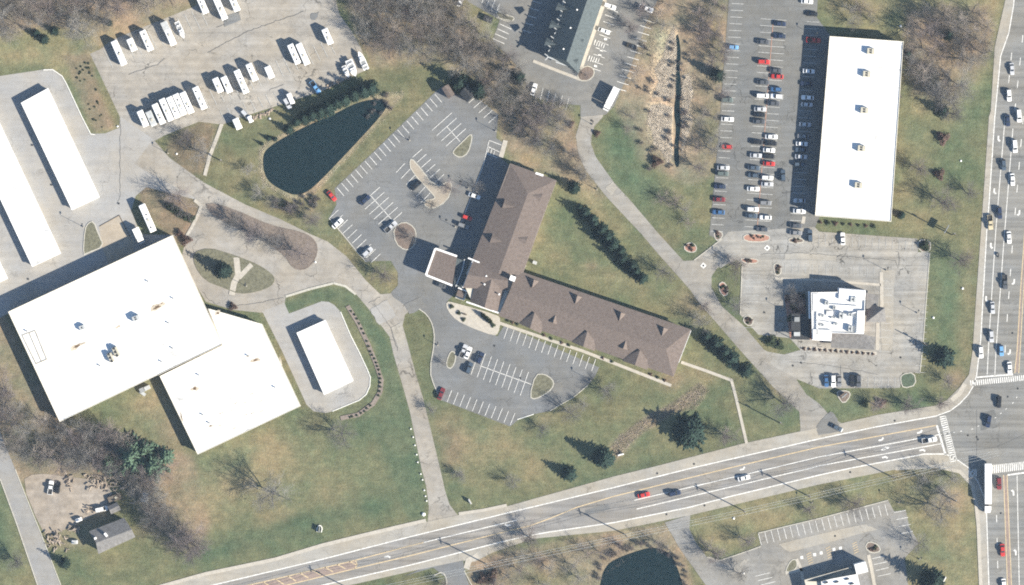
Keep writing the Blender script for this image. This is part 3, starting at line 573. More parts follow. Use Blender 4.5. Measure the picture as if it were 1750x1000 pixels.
# crack seal lines and patched strips
lines('crack_seal', rest, jag([[(1300, 435), (1370, 432), (1430, 437), (1530, 445), (1535, 458)], [(1530, 430), (1536, 432), (1537, 455)], [(1500, 640), (1420, 625), (1350, 618)], [(1437, 625), (1437, 660)]]), M['seal'], 0.13)
lines('crack_seal', drive, jag([[(400, 524), (440, 518), (486, 508)], [(630, 518), (650, 508)], [(640, 520), (668, 560), (675, 585), (680, 600)], [(206, 205), (205, 340), (200, 348)], [(665, 580), (678, 582)]]), M['seal'], 0.11)
lines('crack_seal', rv_lot, jag([[(220, 128), (270, 110), (282, 100)], [(370, 47), (400, 34)], [(460, 155), (485, 144)], [(355, 90), (420, 55), (520, 20)]]), M['seal'], 0.13)
lines('expansion_joint', art, [[(1640, 772), (1700, 765), (1752, 742)], [(1669, 785), (1669, 700)]], M['seal'], 0.14)

for par, pts, mt in [(right_drive, [(1394, 728), (1420, 702), (1432, 716), (1434, 738), (1398, 744)], 'lot_dark'), (rest, [(1340, 432), (1430, 436), (1428, 446), (1342, 442)], 'shoulder'), (rest, [(1505, 460), (1530, 462), (1524, 600), (1506, 600)], 'shoulder'), (drive, [(632, 528), (662, 512), (676, 540), (648, 556)], 'storage'), (drive, [(668, 560), (684, 552), (694, 590), (680, 596)], 'shoulder'), (rv_lot, [(380, 30), (408, 20), (412, 34), (384, 46)], 'lot_dark'), (rv_lot, [(530, 24), (546, 20), (540, 34), (532, 34)], 'lot_dark'), (main_road, [(1000, 872), (1040, 862), (1042, 870), (1002, 880)], 'lot_dark'), (up_lot, [(940, 655), (960, 652), (962, 668), (944, 672)], 'north_lot'), (up_lot, [(690, 520), (720, 508), (728, 524), (700, 538)], 'north_lot'), (art, [(1674, 705), (1700, 700), (1703, 730), (1676, 736)], 'lot_retail'), (corner, [(1210, 950), (1250, 968), (1280, 955), (1262, 985), (1230, 975)], 'restaurant_lot'), (right_drive, [(1034, 322), (1046, 310), (1056, 320), (1044, 334)], 'shoulder'), (corner, [(1330, 930), (1480, 895), (1500, 905), (1350, 945)], 'shoulder')]:
    ppt = []; rq = random.Random(len(pts)*7+int(pts[0][0]))
    for a, b in zip(pts, pts[1:]+pts[:1]):
        for i in range(4): ppt.append((a[0]+(b[0]-a[0])*i/4+rq.gauss(0, .7), a[1]+(b[1]-a[1])*i/4+rq.gauss(0, .7)))
    MB().sheet(M2(ppt), ZP-0.012).build('asphalt_patch', M[mt], par)
# pavements, paths, kerbs
def slabs(name, pts, wpx, label, mat=M['concrete'], z=0.165, open_=True):
    return tag(MB().strip(M2(pts), wpx*S, 0.0, z).build(name, mat), label, kind='structure')
slabs('sidewalk', [(240, 1012), (350, 981), (470, 956), (550, 932), (650, 907.5), (728, 889.5)], 6, 'pale concrete walk beside the main road')
slabs('sidewalk', [(784, 878), (826, 872), (866, 863.5)], 5, 'short walk east of the drive mouth')
slabs('sidewalk', [(853, 552), (996, 600), (1050, 621), (1147, 659)], 5.2, 'tan walk along the south front of the hotel')
slabs('footpath', [(1164, 619), (1210, 635), (1250, 650), (1258, 680), (1276, 758)], 5, 'narrow pale footpath from the hotel to the road')
slabs('sidewalk', [(864, 240), (856, 269)], 8, 'pale walk at the north end of the hotel')
slabs('sidewalk', [(1034, 0), (1012, 62), (992, 118)], 7, 'tan walk along the east front of the green roofed hotel')
slabs('sidewalk', [(911, 104), (940, 116), (992, 136)], 5, 'pale walk at the south end of the green roofed hotel')
slabs('sidewalk', [(1506, 465), (1507, 520), (1504, 540)], 6, 'tan walk east of the restaurant')
slabs('sidewalk', [(1500, 552), (1499, 598)], 6, 'tan walk south east of the restaurant')
slabs('sidewalk', [(1368, 594), (1430, 599), (1498, 604)], 6, 'tan walk along the restaurant south front')
slabs('sidewalk', [(1324, 476), (1410, 479), (1505, 487)], 4.5, 'pale walk north of the restaurant')
slabs('sidewalk', [(1374, 370), (1372, 382)], 6, 'short walk at the corner of the store')
slabs('sidewalk', [(1361, 955), (1370, 975), (1374, 1010)], 5, 'pale walk west of the corner bank')
slabs('sidewalk', [(1484, 948), (1489, 970), (1496, 1010)], 6, 'tan walk east of the corner bank')
slabs('sidewalk', [(1342, 979), (1372, 973)], 6, 'short pale landing west of the corner bank')
slabs('footpath', [(379, 212), (372, 232), (358, 268), (350, 300)], 6, 'short pale path from the lot to the drive')
slabs('footpath', [(404, 440), (407, 470), (400, 484), (396, 504)], 10, 'pale path across the office island', M['concrete'], 0.2)
slabs('footpath', [(430, 452), (408, 475)], 8, 'slanting branch of the path on the office island', M['concrete'], 0.206)
slabs('footpath', [(332, 342), (344, 352), (338, 368), (328, 388), (318, 405)], 5, 'curving pale path beside the office planting')
slabs('corner_ramp', [(1626, 684), (1640, 672), (1649, 656)], 8, 'pale kerb ramp at the corner of the junction')
slabs('corner_ramp', [(817, 949), (801, 958), (797, 972)], 10, 'pale kerb ramp beside the side road', M['concrete'])
slabs('sidewalk', [(1530, 801), (1600, 797), (1640, 806), (1661, 828), (1668, 860), (1672, 900), (1676, 1000), (1677, 1060)], 6, 'pale walk rounding the south west corner of the junction')
tag(MB().prism(M2(smooth_poly([(762, 515), (776, 517), (850, 538), (856, 546), (852, 570), (844, 574), (810, 562), (780, 548), (764, 530)], 1)), 0, 0.17).build('patio', M['concrete']), 'tan paved terrace in front of the hotel lobby', kind='structure')
tag(MB().prism(M2([(1340, 505), (1388, 500), (1386, 580), (1350, 578)]), 0, 0.16).build('patio', M['mulch_red']), 'reddish terrace west of the restaurant', kind='structure')
def kerb(pts, label, mat=M['kerb'], w=0.34, closed=False):
    p = list(pts) + ([pts[0]] if closed else [])
    return tag(MB().strip(M2(p), w, 0.0, 0.20).build('kerb', mat), label, kind='structure')
kerb([(74, 119.5), (90, 119), (106, 130), (113, 142), (140, 200), (155, 229), (162, 230)], 'white kerb curving round the north storage yard', M['kerb_white'])
kerb([(582, 533), (600, 575), (613, 600), (628, 632), (633, 645), (632, 660), (626, 674), (614, 684), (568, 703)], 'white kerb round the small storage building', M['kerb_white'])
kerb([(0, 818), (28, 894), (64, 1000)], 'pale kerb on the west side of the side street', M['kerb'])
kerb([(26, 802), (48, 858), (70, 912), (104, 1000)], 'pale kerb on the east side of the side street', M['kerb'])
kerb(smooth_poly([(740, 985), (756, 976), (764, 990), (762, 1010)], 1, False), 'pale kerb west of the side road')
kerb([(793, 975), (806, 1000), (820, 1020)], 'pale kerb east of the side road')
kerb(smooth_poly([(716, 528), (730, 538), (740, 556), (743, 582), (734, 634), (742, 660), (754, 684)], 1, False), 'pale kerb beside the oval lawn')
kerb([(884, 717), (912, 708)], 'pale kerb at the south tip of the lower car park', M['kerb_white'])
kerb([(940, 702), (980, 679), (1004, 659)], 'pale kerb at the south east of the lower car park')
kerb([(563, 374), (586, 401), (608, 428), (626, 448)], 'pale kerb on the west of the upper car park')
kerb([(848, 30), (872, 35)], 'short kerb beside the green roofed hotel lot')
kerb([(1186, 445), (1234, 408)], 'kerb at the mouth of the store car park')
kerb([(1268, 455), (1265, 538)], 'kerb west of the restaurant car park')
kerb([(1589, 432), (1578, 580), (1572, 638)], 'kerb east of the restaurant car park')
kerb([(1208, 952), (1230, 958), (1254, 950), (1300, 934)], 'kerb north of the corner car park')
kerb([(570, 484), (590, 489), (608, 503)], 'pale kerb at the bend of the drive', M['kerb'], 0.9)
kerb([(488, 507), (530, 494), (570, 484)], 'pale gutter along the green strip', M['kerb'], 0.9)
kerb([(1296, 911), (1400, 886), (1518, 855)], 'kerb above the corner parking bays')
kerb([(170, 387), (204, 368), (222, 405)], 'dark low edging round the gravel pad', M['wood'], 0.25)
def island(pts, label, mat=M['island_grass'], sm=1, kmat=M['kerb'], name='planting_island'):
    p = smooth_poly(pts, sm) if sm else pts
    o = tag(MB().prism(M2(p), 0, 0.175).build(name, mat), label, kind='structure')
    c = Vector((sum(q[0] for q in p)/len(p), sum(q[1] for q in p)/len(p)))
    MB().strip(M2(p+[p[0]]), 0.36, 0.0, 0.205).build('kerb', kmat, o)
    return o
island([(805, 228), (807, 237), (800, 262), (787, 270), (775, 264), (774, 258), (793, 240)], 'leaf shaped grass island in the upper car park')
island([(700, 272), (708, 274), (745, 322), (768, 308), (773, 318), (764, 344), (738, 358), (724, 350), (726, 342), (744, 340), (742, 334), (702, 292)], 'long tan island with an anchor end in the upper car park', M['pad'])
island([(672, 390), (690, 378), (708, 388), (712, 404), (706, 424), (692, 428), (676, 416)], 'kerbed bed with a bare tree in the upper car park', M['mulch'])
island([(770, 600), (778, 602), (779, 615), (772, 630), (764, 628), (763, 618)], 'small grass island in the lower car park')
island([(915, 640), (930, 639), (944, 648), (947, 658), (938, 670), (914, 683), (905, 678)], 'rounded triangular grass island in the lower car park')
island([(1168, 424), (1175, 415), (1186, 416), (1191, 424), (1188, 431), (1176, 431)], 'oval red mulch bed on the verge', M['mulch_red'], name='planting_bed')
island([(1228, 486), (1236, 481), (1243, 490), (1244, 502), (1238, 507), (1231, 500)], 'oval red mulch bed with shrubs beside the drive', M['mulch_red'], name='planting_bed')
island([(1270, 402), (1290, 399), (1314, 402), (1316, 410), (1300, 414), (1272, 412)], 'long red planting island at the foot of the store car park', M['mulch_red'])
island([(1347, 408), (1360, 406), (1373, 409), (1372, 415), (1350, 415)], 'small tan planting island east of the red one', M['mulch'])
island([(1219, 398), (1228, 394), (1236, 400), (1232, 408), (1224, 412)], 'tan planting island at the west foot of the store car park', M['mulch'])
island([(1266, 441), (1290, 442), (1297, 446), (1290, 451), (1268, 448)], 'red planting island at the restaurant entry', M['mulch_red'])
island([(1323, 450), (1334, 452), (1335, 468), (1326, 472), (1322, 460)], 'planting island north west of the restaurant', M['mulch'])
island([(1272, 540), (1284, 541), (1288, 552), (1280, 558), (1270, 550)], 'planting island south west of the restaurant car park', M['mulch'])
island([(352, 345), (400, 358), (462, 386), (520, 398), (540, 412), (543, 432), (532, 454), (516, 462), (501, 458), (488, 438), (462, 418), (430, 400), (385, 380), (357, 362)], 'long brown planting island on the office drive', M['mulch_dull'], 1, M['mulch_dull'])
island([(330, 432), (358, 424), (398, 436), (440, 452), (464, 468), (470, 478), (462, 490), (436, 499), (408, 502), (384, 492), (352, 480), (334, 456)], 'round grass island with a forked path before the office', M['island_grass'], 1, M['island_grass'])
island([(145, 392), (151, 381), (160, 378), (168, 400), (178, 421), (150, 432), (142, 436)], 'small grass island between the storage yard and the warehouse', M['island_grass'])
island([(1540, 640), (1562, 636), (1566, 658), (1544, 664), (1539, 652)], 'grass island at the south east of the restaurant car park', M['lawn_lush'])
island([(1568, 410), (1590, 410), (1590, 431), (1571, 430)], 'mulch corner bed of the restaurant car park', M['mulch'])
island([(1484, 925), (1500, 930), (1506, 942), (1490, 946), (1478, 936)], 'brown bed before the corner bank', M['mulch'])
island([(1343, 973), (1352, 957), (1362, 956), (1362, 972), (1345, 979)], 'grass island west of the corner bank')
island([(986, 125), (1000, 112), (1014, 116), (1016, 128), (1006, 138), (990, 138)], 'round mulch bed at the foot of the green roofed hotel', M['mulch'])
island([(846, 18), (866, 26), (880, 30), (874, 38), (854, 33)], 'small grass tip in the north car park')
island([(1430, 668), (1450, 668), (1454, 676), (1442, 691), (1432, 678)], 'shield shaped bed south of the parked cars', M['mulch'])
# mulch bed of the small storage building
bed = tag(MB().strip(M2([(594, 523), (612, 552), (630, 590), (644, 625), (652, 650), (650, 670), (638, 690), (612, 709), (582, 715)]), 1.7, 0, 0.21).build('planting_bed', M['mulch_pale']), 'curved pale brown mulch bed round the small storage building', kind='structure')
# ponds
tag(MB().sheet(M2(smooth_poly([(450, 290), (449, 266), (458, 252), (494, 230), (540, 208), (572, 195), (612, 174), (652, 168), (664, 178), (650, 200), (600, 254), (562, 294), (536, 320), (520, 331), (500, 334), (472, 320), (457, 308)], 2)), 0.045).build('pond', M['water']), 'dark still pond below the trailer lot', kind='structure')
tag(MB().sheet(M2(smooth_poly([(1020, 1100), (1024, 1000), (1034, 968), (1052, 955), (1090, 941), (1120, 934), (1148, 947), (1160, 976), (1170, 1010), (1180, 1100)], 2)), 0.045).build('pond', M['water']), 'dark pond at the south edge of the view', kind='structure')
tag(MB().sheet(M2(smooth_poly([(1154, 62), (1160, 58), (1164, 95), (1161, 120), (1166, 150), (1161, 180), (1164, 215), (1159, 250), (1162, 284), (1154, 287), (1151, 255), (1156, 222), (1151, 190), (1155, 165), (1152, 130), (1156, 100)], 1)), 0.04).build('ditch_shadow_strip', M['water']), 'narrow dark strip painted for the shadow line through the reeds', kind='structure')  # dark sheet painted in for the shadow line along the reeds

# ------------------------------------------------------------------ buildings
def cen(pts, z=0): 
    return W(sum(p[0] for p in pts)/len(pts), sum(p[1] for p in pts)/len(pts), z)
def inset(poly, d):
    c = sum(((Vector((p[0], p[1]))) for p in poly), Vector((0, 0)))/len(poly); n = len(poly); out = []
    a = sum(poly[i][0]*poly[(i+1) % n][1]-poly[(i+1) % n][0]*poly[i][1] for i in range(n)); sg = 1 if a > 0 else -1
    P = [Vector((p[0], p[1])) for p in poly]
    for i in range(n):
        e1 = (P[i]-P[i-1]).normalized(); e2 = (P[(i+1) % n]-P[i]).normalized()
        n1 = Vector((-e1.y, e1.x))*sg; n2 = Vector((-e2.y, e2.x))*sg; m = n1+n2
        m = m/max(0.4, m.length_squared)*2
        out.append(P[i]+m*d)
    return out
def flat_building(name, parts, label, cat, wallmat, roofmat, para=0.0, eave=0.25, fascia=M['fascia']):
    allp = [p for pp, z in parts for p in pp]; c = cen(allp); c.z = 0
    t = empty(name, c, 0, label, cat)
    roofs = []
    for pts, z in parts:
        top = M2(pts, z)
        MB().prism(inset(top, eave), 0, z-0.35).build('wall', wallmat, t)
        r = MB().prism(inset(top, 0.06), z-0.35, z).build('roof', roofmat, t); roofs.append(r)
        rim = MB(); q = inset(top, 0.1)
        rim.strip(q+[q[0]], 0.26, z-0.45, z+0.10+para)
        rim.build('fascia', fascia, t)
    return t, roofs
wh, wr = flat_building('warehouse', [([(14, 533), (295, 402), (380, 588), (102, 721)], 5.4), ([(355, 527), (448, 554), (514, 694), (338, 777), (273, 643), (380, 590)], 4.4)], 'huge white roofed warehouse in two offset blocks', 'warehouse', M['wall_tan'], M['roof_white'])
zr, zr2 = 5.4, 4.4
def on_roof(pts, z, name, mat, parent, dz=0.02):
    return MB().sheet(M2(pts, z), z+dz).build(name, mat, parent)
def stain(x, y, L, wd, ang, z, parent, mat=M['rust'], n=14, seed=0):
    r = random.Random(seed); pts = []
    for i in range(n):
        a = 2*math.pi*i/n; k = 0.55+0.75*r.random(); u, v = L*math.cos(a)*k, wd*math.sin(a)*k
        pts.append((x+u*math.cos(ang)-v*math.sin(ang), y+u*math.sin(ang)+v*math.cos(ang)))
    return on_roof(pts, z, 'rust_stain', mat, parent, 0.02+0.003*(seed % 5))
for i, (x, y, L, wd) in enumerate([(268, 525, 14, 5), (131, 592, 14, 4), (203, 558, 6, 2.5), (276, 519, 5, 2)]):
    stain(x, y, L*1.0, wd*1.1, -0.47, zr, wr[0], M['rust_pale'], seed=i*2); stain(x, y, L*0.55, wd*0.5, -0.47, zr, wr[0], M['rust'], seed=i*2+1)
for i, (x, y, L, wd) in enumerate([(333, 664, 7, 4), (437, 615, 10, 4), (424, 609, 3, 2), (360, 728, 5, 2), (480, 620, 1.5, 9), (310, 712, 1.5, 12), (372, 535, 6, 4)]):
    stain(x, y, L, wd, -0.2, zr2, wr[1], M['rust_pale'], seed=20+i); stain(x, y, L*0.5, wd*0.6, -0.2, zr2, wr[1], M['rust'], seed=41+i)
for i in range(16):
    x, y = 375+RNG.random()*90, 670+RNG.random()*70
    if y < 745-(x-375)*0.45: stain(x, y, 5, 1.0, -0.47, zr2, wr[1], M['rust_pale'], seed=60+i)
for seg in [[(38, 573), (60, 565), (80, 614), (62, 622), (38, 573)], [(50, 569), (71, 618)], [(270, 641), (379, 589)]]:
    MB().strip(M2(seg, zr), 0.35, zr+0.01, zr+0.16).build('roof_seam', M['seam'], wr[0])
MB().strip(M2([(356, 528), (379, 588)], zr2), 0.5, zr2+0.01, zr2+0.2).build('roof_seam', M['seam'], wr[1])
for nm, pts, z, lb in [('storage_building', [(36, 176), (82, 151), (170, 337), (123, 359)], 2.7, 'long white storage building nearest the trailer lot'),
                       ('storage_building', [(-89, 150), (-40, 127), (104, 433), (55, 456)], 2.7, 'long white storage building cut by the west edge'),
                       ('storage_building', [(-136, 290), (-87, 265), (13, 476), (-36, 499)], 2.7, 'corner of the third white storage building at the west edge'),
                       ('storage_building', [(507, 569), (556, 547), (604, 651), (554, 675)], 2.9, 'short white storage building inside the kerbed loop')]:
    t, rr = flat_building(nm, [(pts, z)], lb, 'storage building', M['wall_white'], M['roof_white'], 0.0, 0.2, M['white'])
    t['group'] = 'white self storage buildings'
    a, b2, c2, d2 = M2(pts, z)
    sm = MB()
    for k in range(1, 20):
        p = a.lerp(d2, k/20); q = b2.lerp(c2, k/20); sm.strip([p, q], 0.09, z+0.005, z+0.06)
    sm.build('roof_rib', M['white'], rr[0])
store, sr = flat_building('store', [([(1418, 62), (1544, 71), (1523, 379), (1393, 369)], 6.0)], 'long white roofed store with five rooftop units', 'store', M['wall_brick'], M['roof_white'], 0.15)
# roof unit builder
def roof_unit(x, y, z, L, wd, hh, rot, label, mat=M['unit'], group='rooftop units on the store', fans=2):
    p = W(x, y, z); t = empty('rooftop_unit', p, rot, label, 'air conditioner', group)
    def put(b, nm, m):
        return child(nm, b.mesh(nm, m), t)
    put(MB().box((0, 0, 0.12), (L*0.94, wd*0.94, 0.24)), 'curb', M['steel'])
    put(MB().box((0, 0, hh/2+0.22), (L, wd, hh-0.0)), 'casing', mat)
    put(MB().box((L*0.28, 0, hh+0.30), (L*0.36, wd*0.9, 0.16)), 'hood', mat)
    for k in range(fans): put(MB().tube((-L*0.1, (k-0.5*(fans-1))*wd*0.4, hh+0.2), (-L*0.1, (k-0.5*(fans-1))*wd*0.4, hh+0.3), wd*0.16, wd*0.16, 12), 'fan', M['dark'])
    return t
for (x, y), od in zip([(1488, 88), (1481, 127), (1477, 189), (1472, 254), (1467, 317)], ['northernmost', 'second from the north', 'middle', 'fourth from the north', 'southernmost']):
    roof_unit(x, y, 6.0, 2.9, 2.3, 1.25, R(-4), f'beige rooftop unit, {od} of five on the store roof')
roof_unit(233, 544, zr, 2.8, 2.0, 1.6, R(25), 'white boxy rooftop unit near the middle of the warehouse', M['unit_grey'], 'rooftop units on the warehouse')
roof_unit(199, 601, zr, 2.0, 3.8, 1.5, R(25), 'long beige rooftop unit, eastern of the warehouse pair', M['unit'], 'rooftop units on the warehouse', 3)
roof_unit(190, 611, zr, 1.8, 3.6, 1.4, R(25), 'long beige rooftop unit, western of the warehouse pair', M['unit'], 'rooftop units on the warehouse', 3)
roof_unit(141, 560, zr, 2.2, 1.8, 1.2, R(25), 'small rooftop unit west of the big one on the warehouse', M['unit_grey'], 'rooftop units on the warehouse', 1)
def vent(x, y, z, label, r=0.35, hh=0.7):
    t = empty('roof_vent', W(x, y, z), 0, label, 'vent', 'small vents on the warehouse roof')
    child('pipe', MB().tube((0, 0, 0), (0, 0, hh), r*0.7, r*0.7, 8).mesh('pipe', M['steel']), t)
    child('cap', MB().tube((0, 0, hh), (0, 0, hh+0.15), r, r*0.8, 8).mesh('cap', M['steel']), t)
for x, y, z, lb in [(253, 481, zr, 'small roof vent near the north edge of the warehouse'), (296, 510, zr, 'tiny roof vent north east on the warehouse'), (288, 552, zr, 'roof vent east of the rust stain on the warehouse'), (295, 595, zr, 'roof vent near the inner corner of the warehouse'), (46, 566, zr, 'roof vent beside the seam rectangle on the warehouse'), (171, 625, zr, 'roof vent south west of the paired units'),
                    (276, 618, zr, 'roof vent near the south edge of the big block'), (340, 641, zr2, 'roof vent near the north corner of the lower block'), (347, 709, zr2, 'roof vent in the south west of the lower block'), (424, 608, zr2, 'roof vent beside the stain on the lower block'), (470, 662, zr2, 'roof vent near the east edge of the lower block'), (358, 723, zr2, 'roof vent near the south edge of the lower block')]: vent(x, y, z, lb)

# hotel: pitched roofs with solid thickness
def roof_solid(name, pts, faces, mat, parent, t=0.3):
    v = [W(*p) for p in pts]; b = MB(); n = len(v)
    fs = []
    for f in faces:
        nr = (v[f[1]]-v[f[0]]).cross(v[f[2]]-v[f[0]])
        fs.append(tuple(f) if nr.z > 0 else tuple(f[::-1]))
    cnt = {}
    for f in fs:
        for i in range(len(f)): e = (f[i], f[(i+1) % len(f)]); cnt[e] = cnt.get(e, 0)+1
    low = [p-Vector((0, 0, t)) for p in v]
    side = [(e[1], e[0], n+e[0], n+e[1]) for e in cnt if (e[1], e[0]) not in cnt]
    side = [(a, b_, c, d) for a, b_, c, d in side]
    b.add(v+low, fs+[tuple(n+i for i in f[::-1]) for f in fs]+[(e[0], n+e[0], n+e[1], e[1]) for e in cnt if (e[1], e[0]) not in cnt])
    return b.build(name, mat, parent)
E, RG = 5.9, 7.9
hotel = empty('hotel', W(960, 480), 0, 'brown roofed hotel with two long wings and an entrance canopy', 'hotel')
MB().prism(inset(M2([(872, 279), (951, 308), (884, 492), (792, 470)], E), 0.7), 0, E-0.3).build('wall', M['wall_cream'], hotel)
MB().prism(inset(M2([(870, 462), (1181, 563), (1151, 644), (845, 536)], E), 0.7), 0, E-0.32).build('wall', M['wall_cream'], hotel)
rA = roof_solid('roof', [(872, 279, E), (951, 308, E), (902, 331, RG), (852, 468, RG), (893, 470, E), (800, 462, E)], [(0, 1, 2), (1, 4, 3, 2), (0, 2, 3, 5), (5, 3, 4)], M['shingle'], hotel)
rB = roof_solid('roof', [(884, 462, E), (1181, 563, E), (1151, 644, E), (852, 540, E), (870, 500, RG+0.1), (1138, 597, RG+0.1)], [(0, 1, 5, 4), (1, 2, 5), (2, 3, 4, 5), (3, 0, 4)], M['shingle'], hotel, 0.32)
def gablet(base_l, base_r, apex, z0, z1, zback, parent, mat=M['shingle'], back=None):
    # small cross gable: front edge base_l-base_r at z0, front ridge point above their middle, ridge running back to apex on the slope
    fm = ((base_l[0]+base_r[0])/2, (base_l[1]+base_r[1])/2)
    v = [W(*base_l, z0), W(*base_r, z0), W(*fm, z1), W(*apex, zback)]
    low = [W(*base_l, z0-0.35), W(*base_r, z0-0.35)]
    b = MB(); f = [(0, 1, 2), (1, 3, 2), (0, 2, 3), (0, 3, 1)]
    c = sum(v, Vector())/4; ff = []
    for t in f:
        nr = (v[t[1]]-v[t[0]]).cross(v[t[2]]-v[t[0]]); m = (v[t[0]]+v[t[1]]+v[t[2]])/3
        ff.append(t if nr.dot(m-c) > 0 else t[::-1])
    b.add(v, ff); return b.build('dormer', mat, parent)
for l, r_, a in [((863, 340), (858, 356), (880, 354)), ((842, 399), (837, 415), (859, 413))]: gablet(l, r_, a, 6.75, 8.3, 7.75, rA)
for l, r_, a in [((928, 329), (922, 346), (908, 333)), ((903, 403), (897, 419), (886, 407))]: gablet(l, r_, a, 6.5, 7.5, 7.55, rA)
for x, y in [(904, 475), (978, 502), (1053, 531), (1126, 557)]: gablet((x, y), (x+17, y+6), (x+5, y+18), 6.3, 8.4, 7.35, rB)
for x, y in [(936, 549), (1056, 593)]: gablet((x, y), (x+18, y+6), (x+14, y-12), 6.4, 8.3, 7.6, rB)
def big_gable(l, r_, ap, bk_l, bk_r, parent):
    # projecting gable bay on the south face
    fm = ((l[0]+r_[0])/2, (l[1]+r_[1])/2)
    return roof_solid('gable_roof', [(*l, E+0.05), (*fm, RG-0.2), (*r_, E+0.05), (*ap, RG+0.05), (*bk_l, E+0.2), (*bk_r, E+0.2)], [(0, 1, 3, 4), (1, 2, 5, 3)], M['shingle'], parent, 0.3)
for l, r_, ap, bl, br in [((887, 553), (924, 570), (914, 534), (892, 545), (930, 557)), ((977, 585), (1016, 600), (1004, 566), (982, 577), (1020, 588)), ((1064, 617), (1106, 632), (1094, 598), (1069, 608), (1110, 620))]:
    big_gable(l, r_, ap, bl, br, rB)
    MB().prism(inset(M2([l, r_, br, bl], E), 0.25), 0, E-0.3).build('wall', M['wall_cream'], hotel)
for q, nm in [([(1181, 565), (1166, 604), (1160, 620)], 'white'), ([(951, 309), (935, 352), (917, 400), (896, 458)], 'wall_tan'), ([(872, 280), (828, 400), (810, 447)], 'wall_tan'), ([(895, 296), (922, 301), (930, 304)], 'white')]:
    MB().strip(M2(q, E), 0.16, E-0.05, E+0.06).build('gutter', M[nm], hotel)
MB().box(W(922, 298, E-0.2), (3.2, 0.8, 0.7), R(-18)).build('soffit_panel', M['white'], hotel)
# lobby roofs
roof_solid('lobby_roof', [(808, 447, E+0.5), (791, 492, E+0.5), (868, 496, E+0.5), (872, 458, E+0.5), (799, 470, RG+0.3), (868, 480, RG+0.3)], [(0, 4, 5, 3), (4, 1, 2, 5)], M['shingle'], hotel)
roof_solid('lobby_roof', [(813, 484, E+0.2), (803, 516, E-0.3), (828, 526, RG+0.1), (850, 534, E-0.3), (864, 490, E+0.2), (840, 478, RG+0.15)], [(0, 1, 2, 5), (5, 2, 3, 4)], M['shingle'], hotel, 0.28)
MB().prism(inset(M2([(809, 448), (855, 455), (862, 494), (850, 533), (804, 516), (793, 492)], E), 0.5), 0, E-0.4).build('wall', M['wall_cream'], hotel)
b = MB()
for q in [[(808, 447), (791, 492)], [(800, 441), (852, 462)], [(797, 516), (852, 535)]]: b.strip(M2(q, E+0.4), 0.55, E-0.6, E+0.55)
b.build('parapet', M['white'], hotel)
# walkway link between canopy and lobby
cz = 5.4
MB().prism(M2([(779, 441), (800, 447), (791, 492), (776, 488)], 4.6), 4.2, 4.6).build('link_roof', M['shingle_grey'], hotel)
MB().strip(M2([(794, 443), (790, 462), (779, 490)], 4.6), 0.4, 4.6, 4.9).build('link_rail', M['unit_grey'], hotel)
can = M2([(744, 425), (781, 438), (773, 488), (728, 470)], cz)
cr_ = MB().prism(can, cz-0.5, cz).build('canopy', M['shingle'], hotel)
b = MB(); b.strip(can[:2], 0.75, cz-0.7, cz+0.45); b.strip(can[2:], 0.75, cz-0.7, cz+0.45); b.strip([can[3], can[0]], 0.75, cz-0.72, cz+0.47); b.build('parapet', M['white'], hotel)
for q in inset(can, 1.2): MB().tube((q.x, q.y, 0), (q.x, q.y, cz-0.5), 0.4, 0.4, 10).build('column', M['white'], hotel)
MB().box(W(787, 503, 3.6), (3.0, 2.6, 0.4), R(-20)).build('porch_roof', M['shingle'], hotel)
MB().prism(inset(M2([(782, 494), (800, 500), (794, 516), (776, 510)], 3.4), 0.3), 0, 3.35).build('porch_wall', M['wall_cream'], hotel)
MB().strip(M2([(783, 492), (800, 499)], 3.9), 0.5, 3.2, 4.1).build('parapet', M['white'], hotel)
ch = empty('chimney', W(876, 476, 6.6), R(-20), 'white boxed chimney at the joint of the hotel wings', 'chimney')
child('stack', MB().box((0, 0, 1.6), (1.9, 1.7, 3.2)).mesh('stack', M['wall_cream']), ch); child('cap', MB().box((0, 0, 3.27), (2.2, 2.0, 0.14)).mesh('cap', M['white']), ch)
for x, y, lb in [(831, 472, 'northern small white vent pipe on the lobby roof'), (828, 486, 'southern small white vent pipe on the lobby roof'), (853, 503, 'small white vent pipe beside the lit lobby slope')]:
    t = empty('vent_pipe', W(x, y, 7.0), 0, lb, 'vent', 'vent pipes on the lobby roof'); child('pipe', MB().tube((0, 0, 0), (0, 0, 1.0), 0.25, 0.25, 8).mesh('pipe', M['white']), t); child('cap', MB().tube((0, 0, 1.0), (0, 0, 1.12), 0.4, 0.3, 8).mesh('cap', M['white']), t)
# north hotel
nh = empty('hotel', W(985, 40), 0, 'green grey roofed hotel cut by the north edge', 'hotel')
e2, r2 = 7.2, 11.2
MB().prism(inset(M2([(975, -60), (1050, -60), (988, 124), (934, 98)], e2), 0.7), 0, e2-0.35).build('wall', M['wall_cream'], nh)
nr = roof_solid('roof', [(986, -60, e2), (1051, -60, e2), (988, 125, e2), (934, 95, e2), (1024, -60, r2), (968, 104, r2)], [(0, 3, 5, 4), (4, 5, 2, 1), (3, 2, 5)], M['shingle_grey'], nh)
b = MB()
for q in [[(935, 97), (966, 109)], [(950, 106), (985, 118)]]: b.strip(M2(q, e2), 0.5, e2-0.6, e2+0.6)
for i in range(7):
    x0, y0 = 966-i*5.2, 2+i*15
    b.strip(M2([(x0-4, y0), (x0+3, y0+5), (x0-3, y0+11)], e2), 0.35, e2-0.1, e2+0.25)
b.build('trim', M['unit_grey'], nh)
for i, (x, y) in enumerate([(957, 10), (946, 40), (938, 70)]):
    gablet((x-3, y-6), (x-8, y+8), (x+14, y+7), e2+0.3, e2+2.2, e2+2.2, nr, M['shingle_grey'])
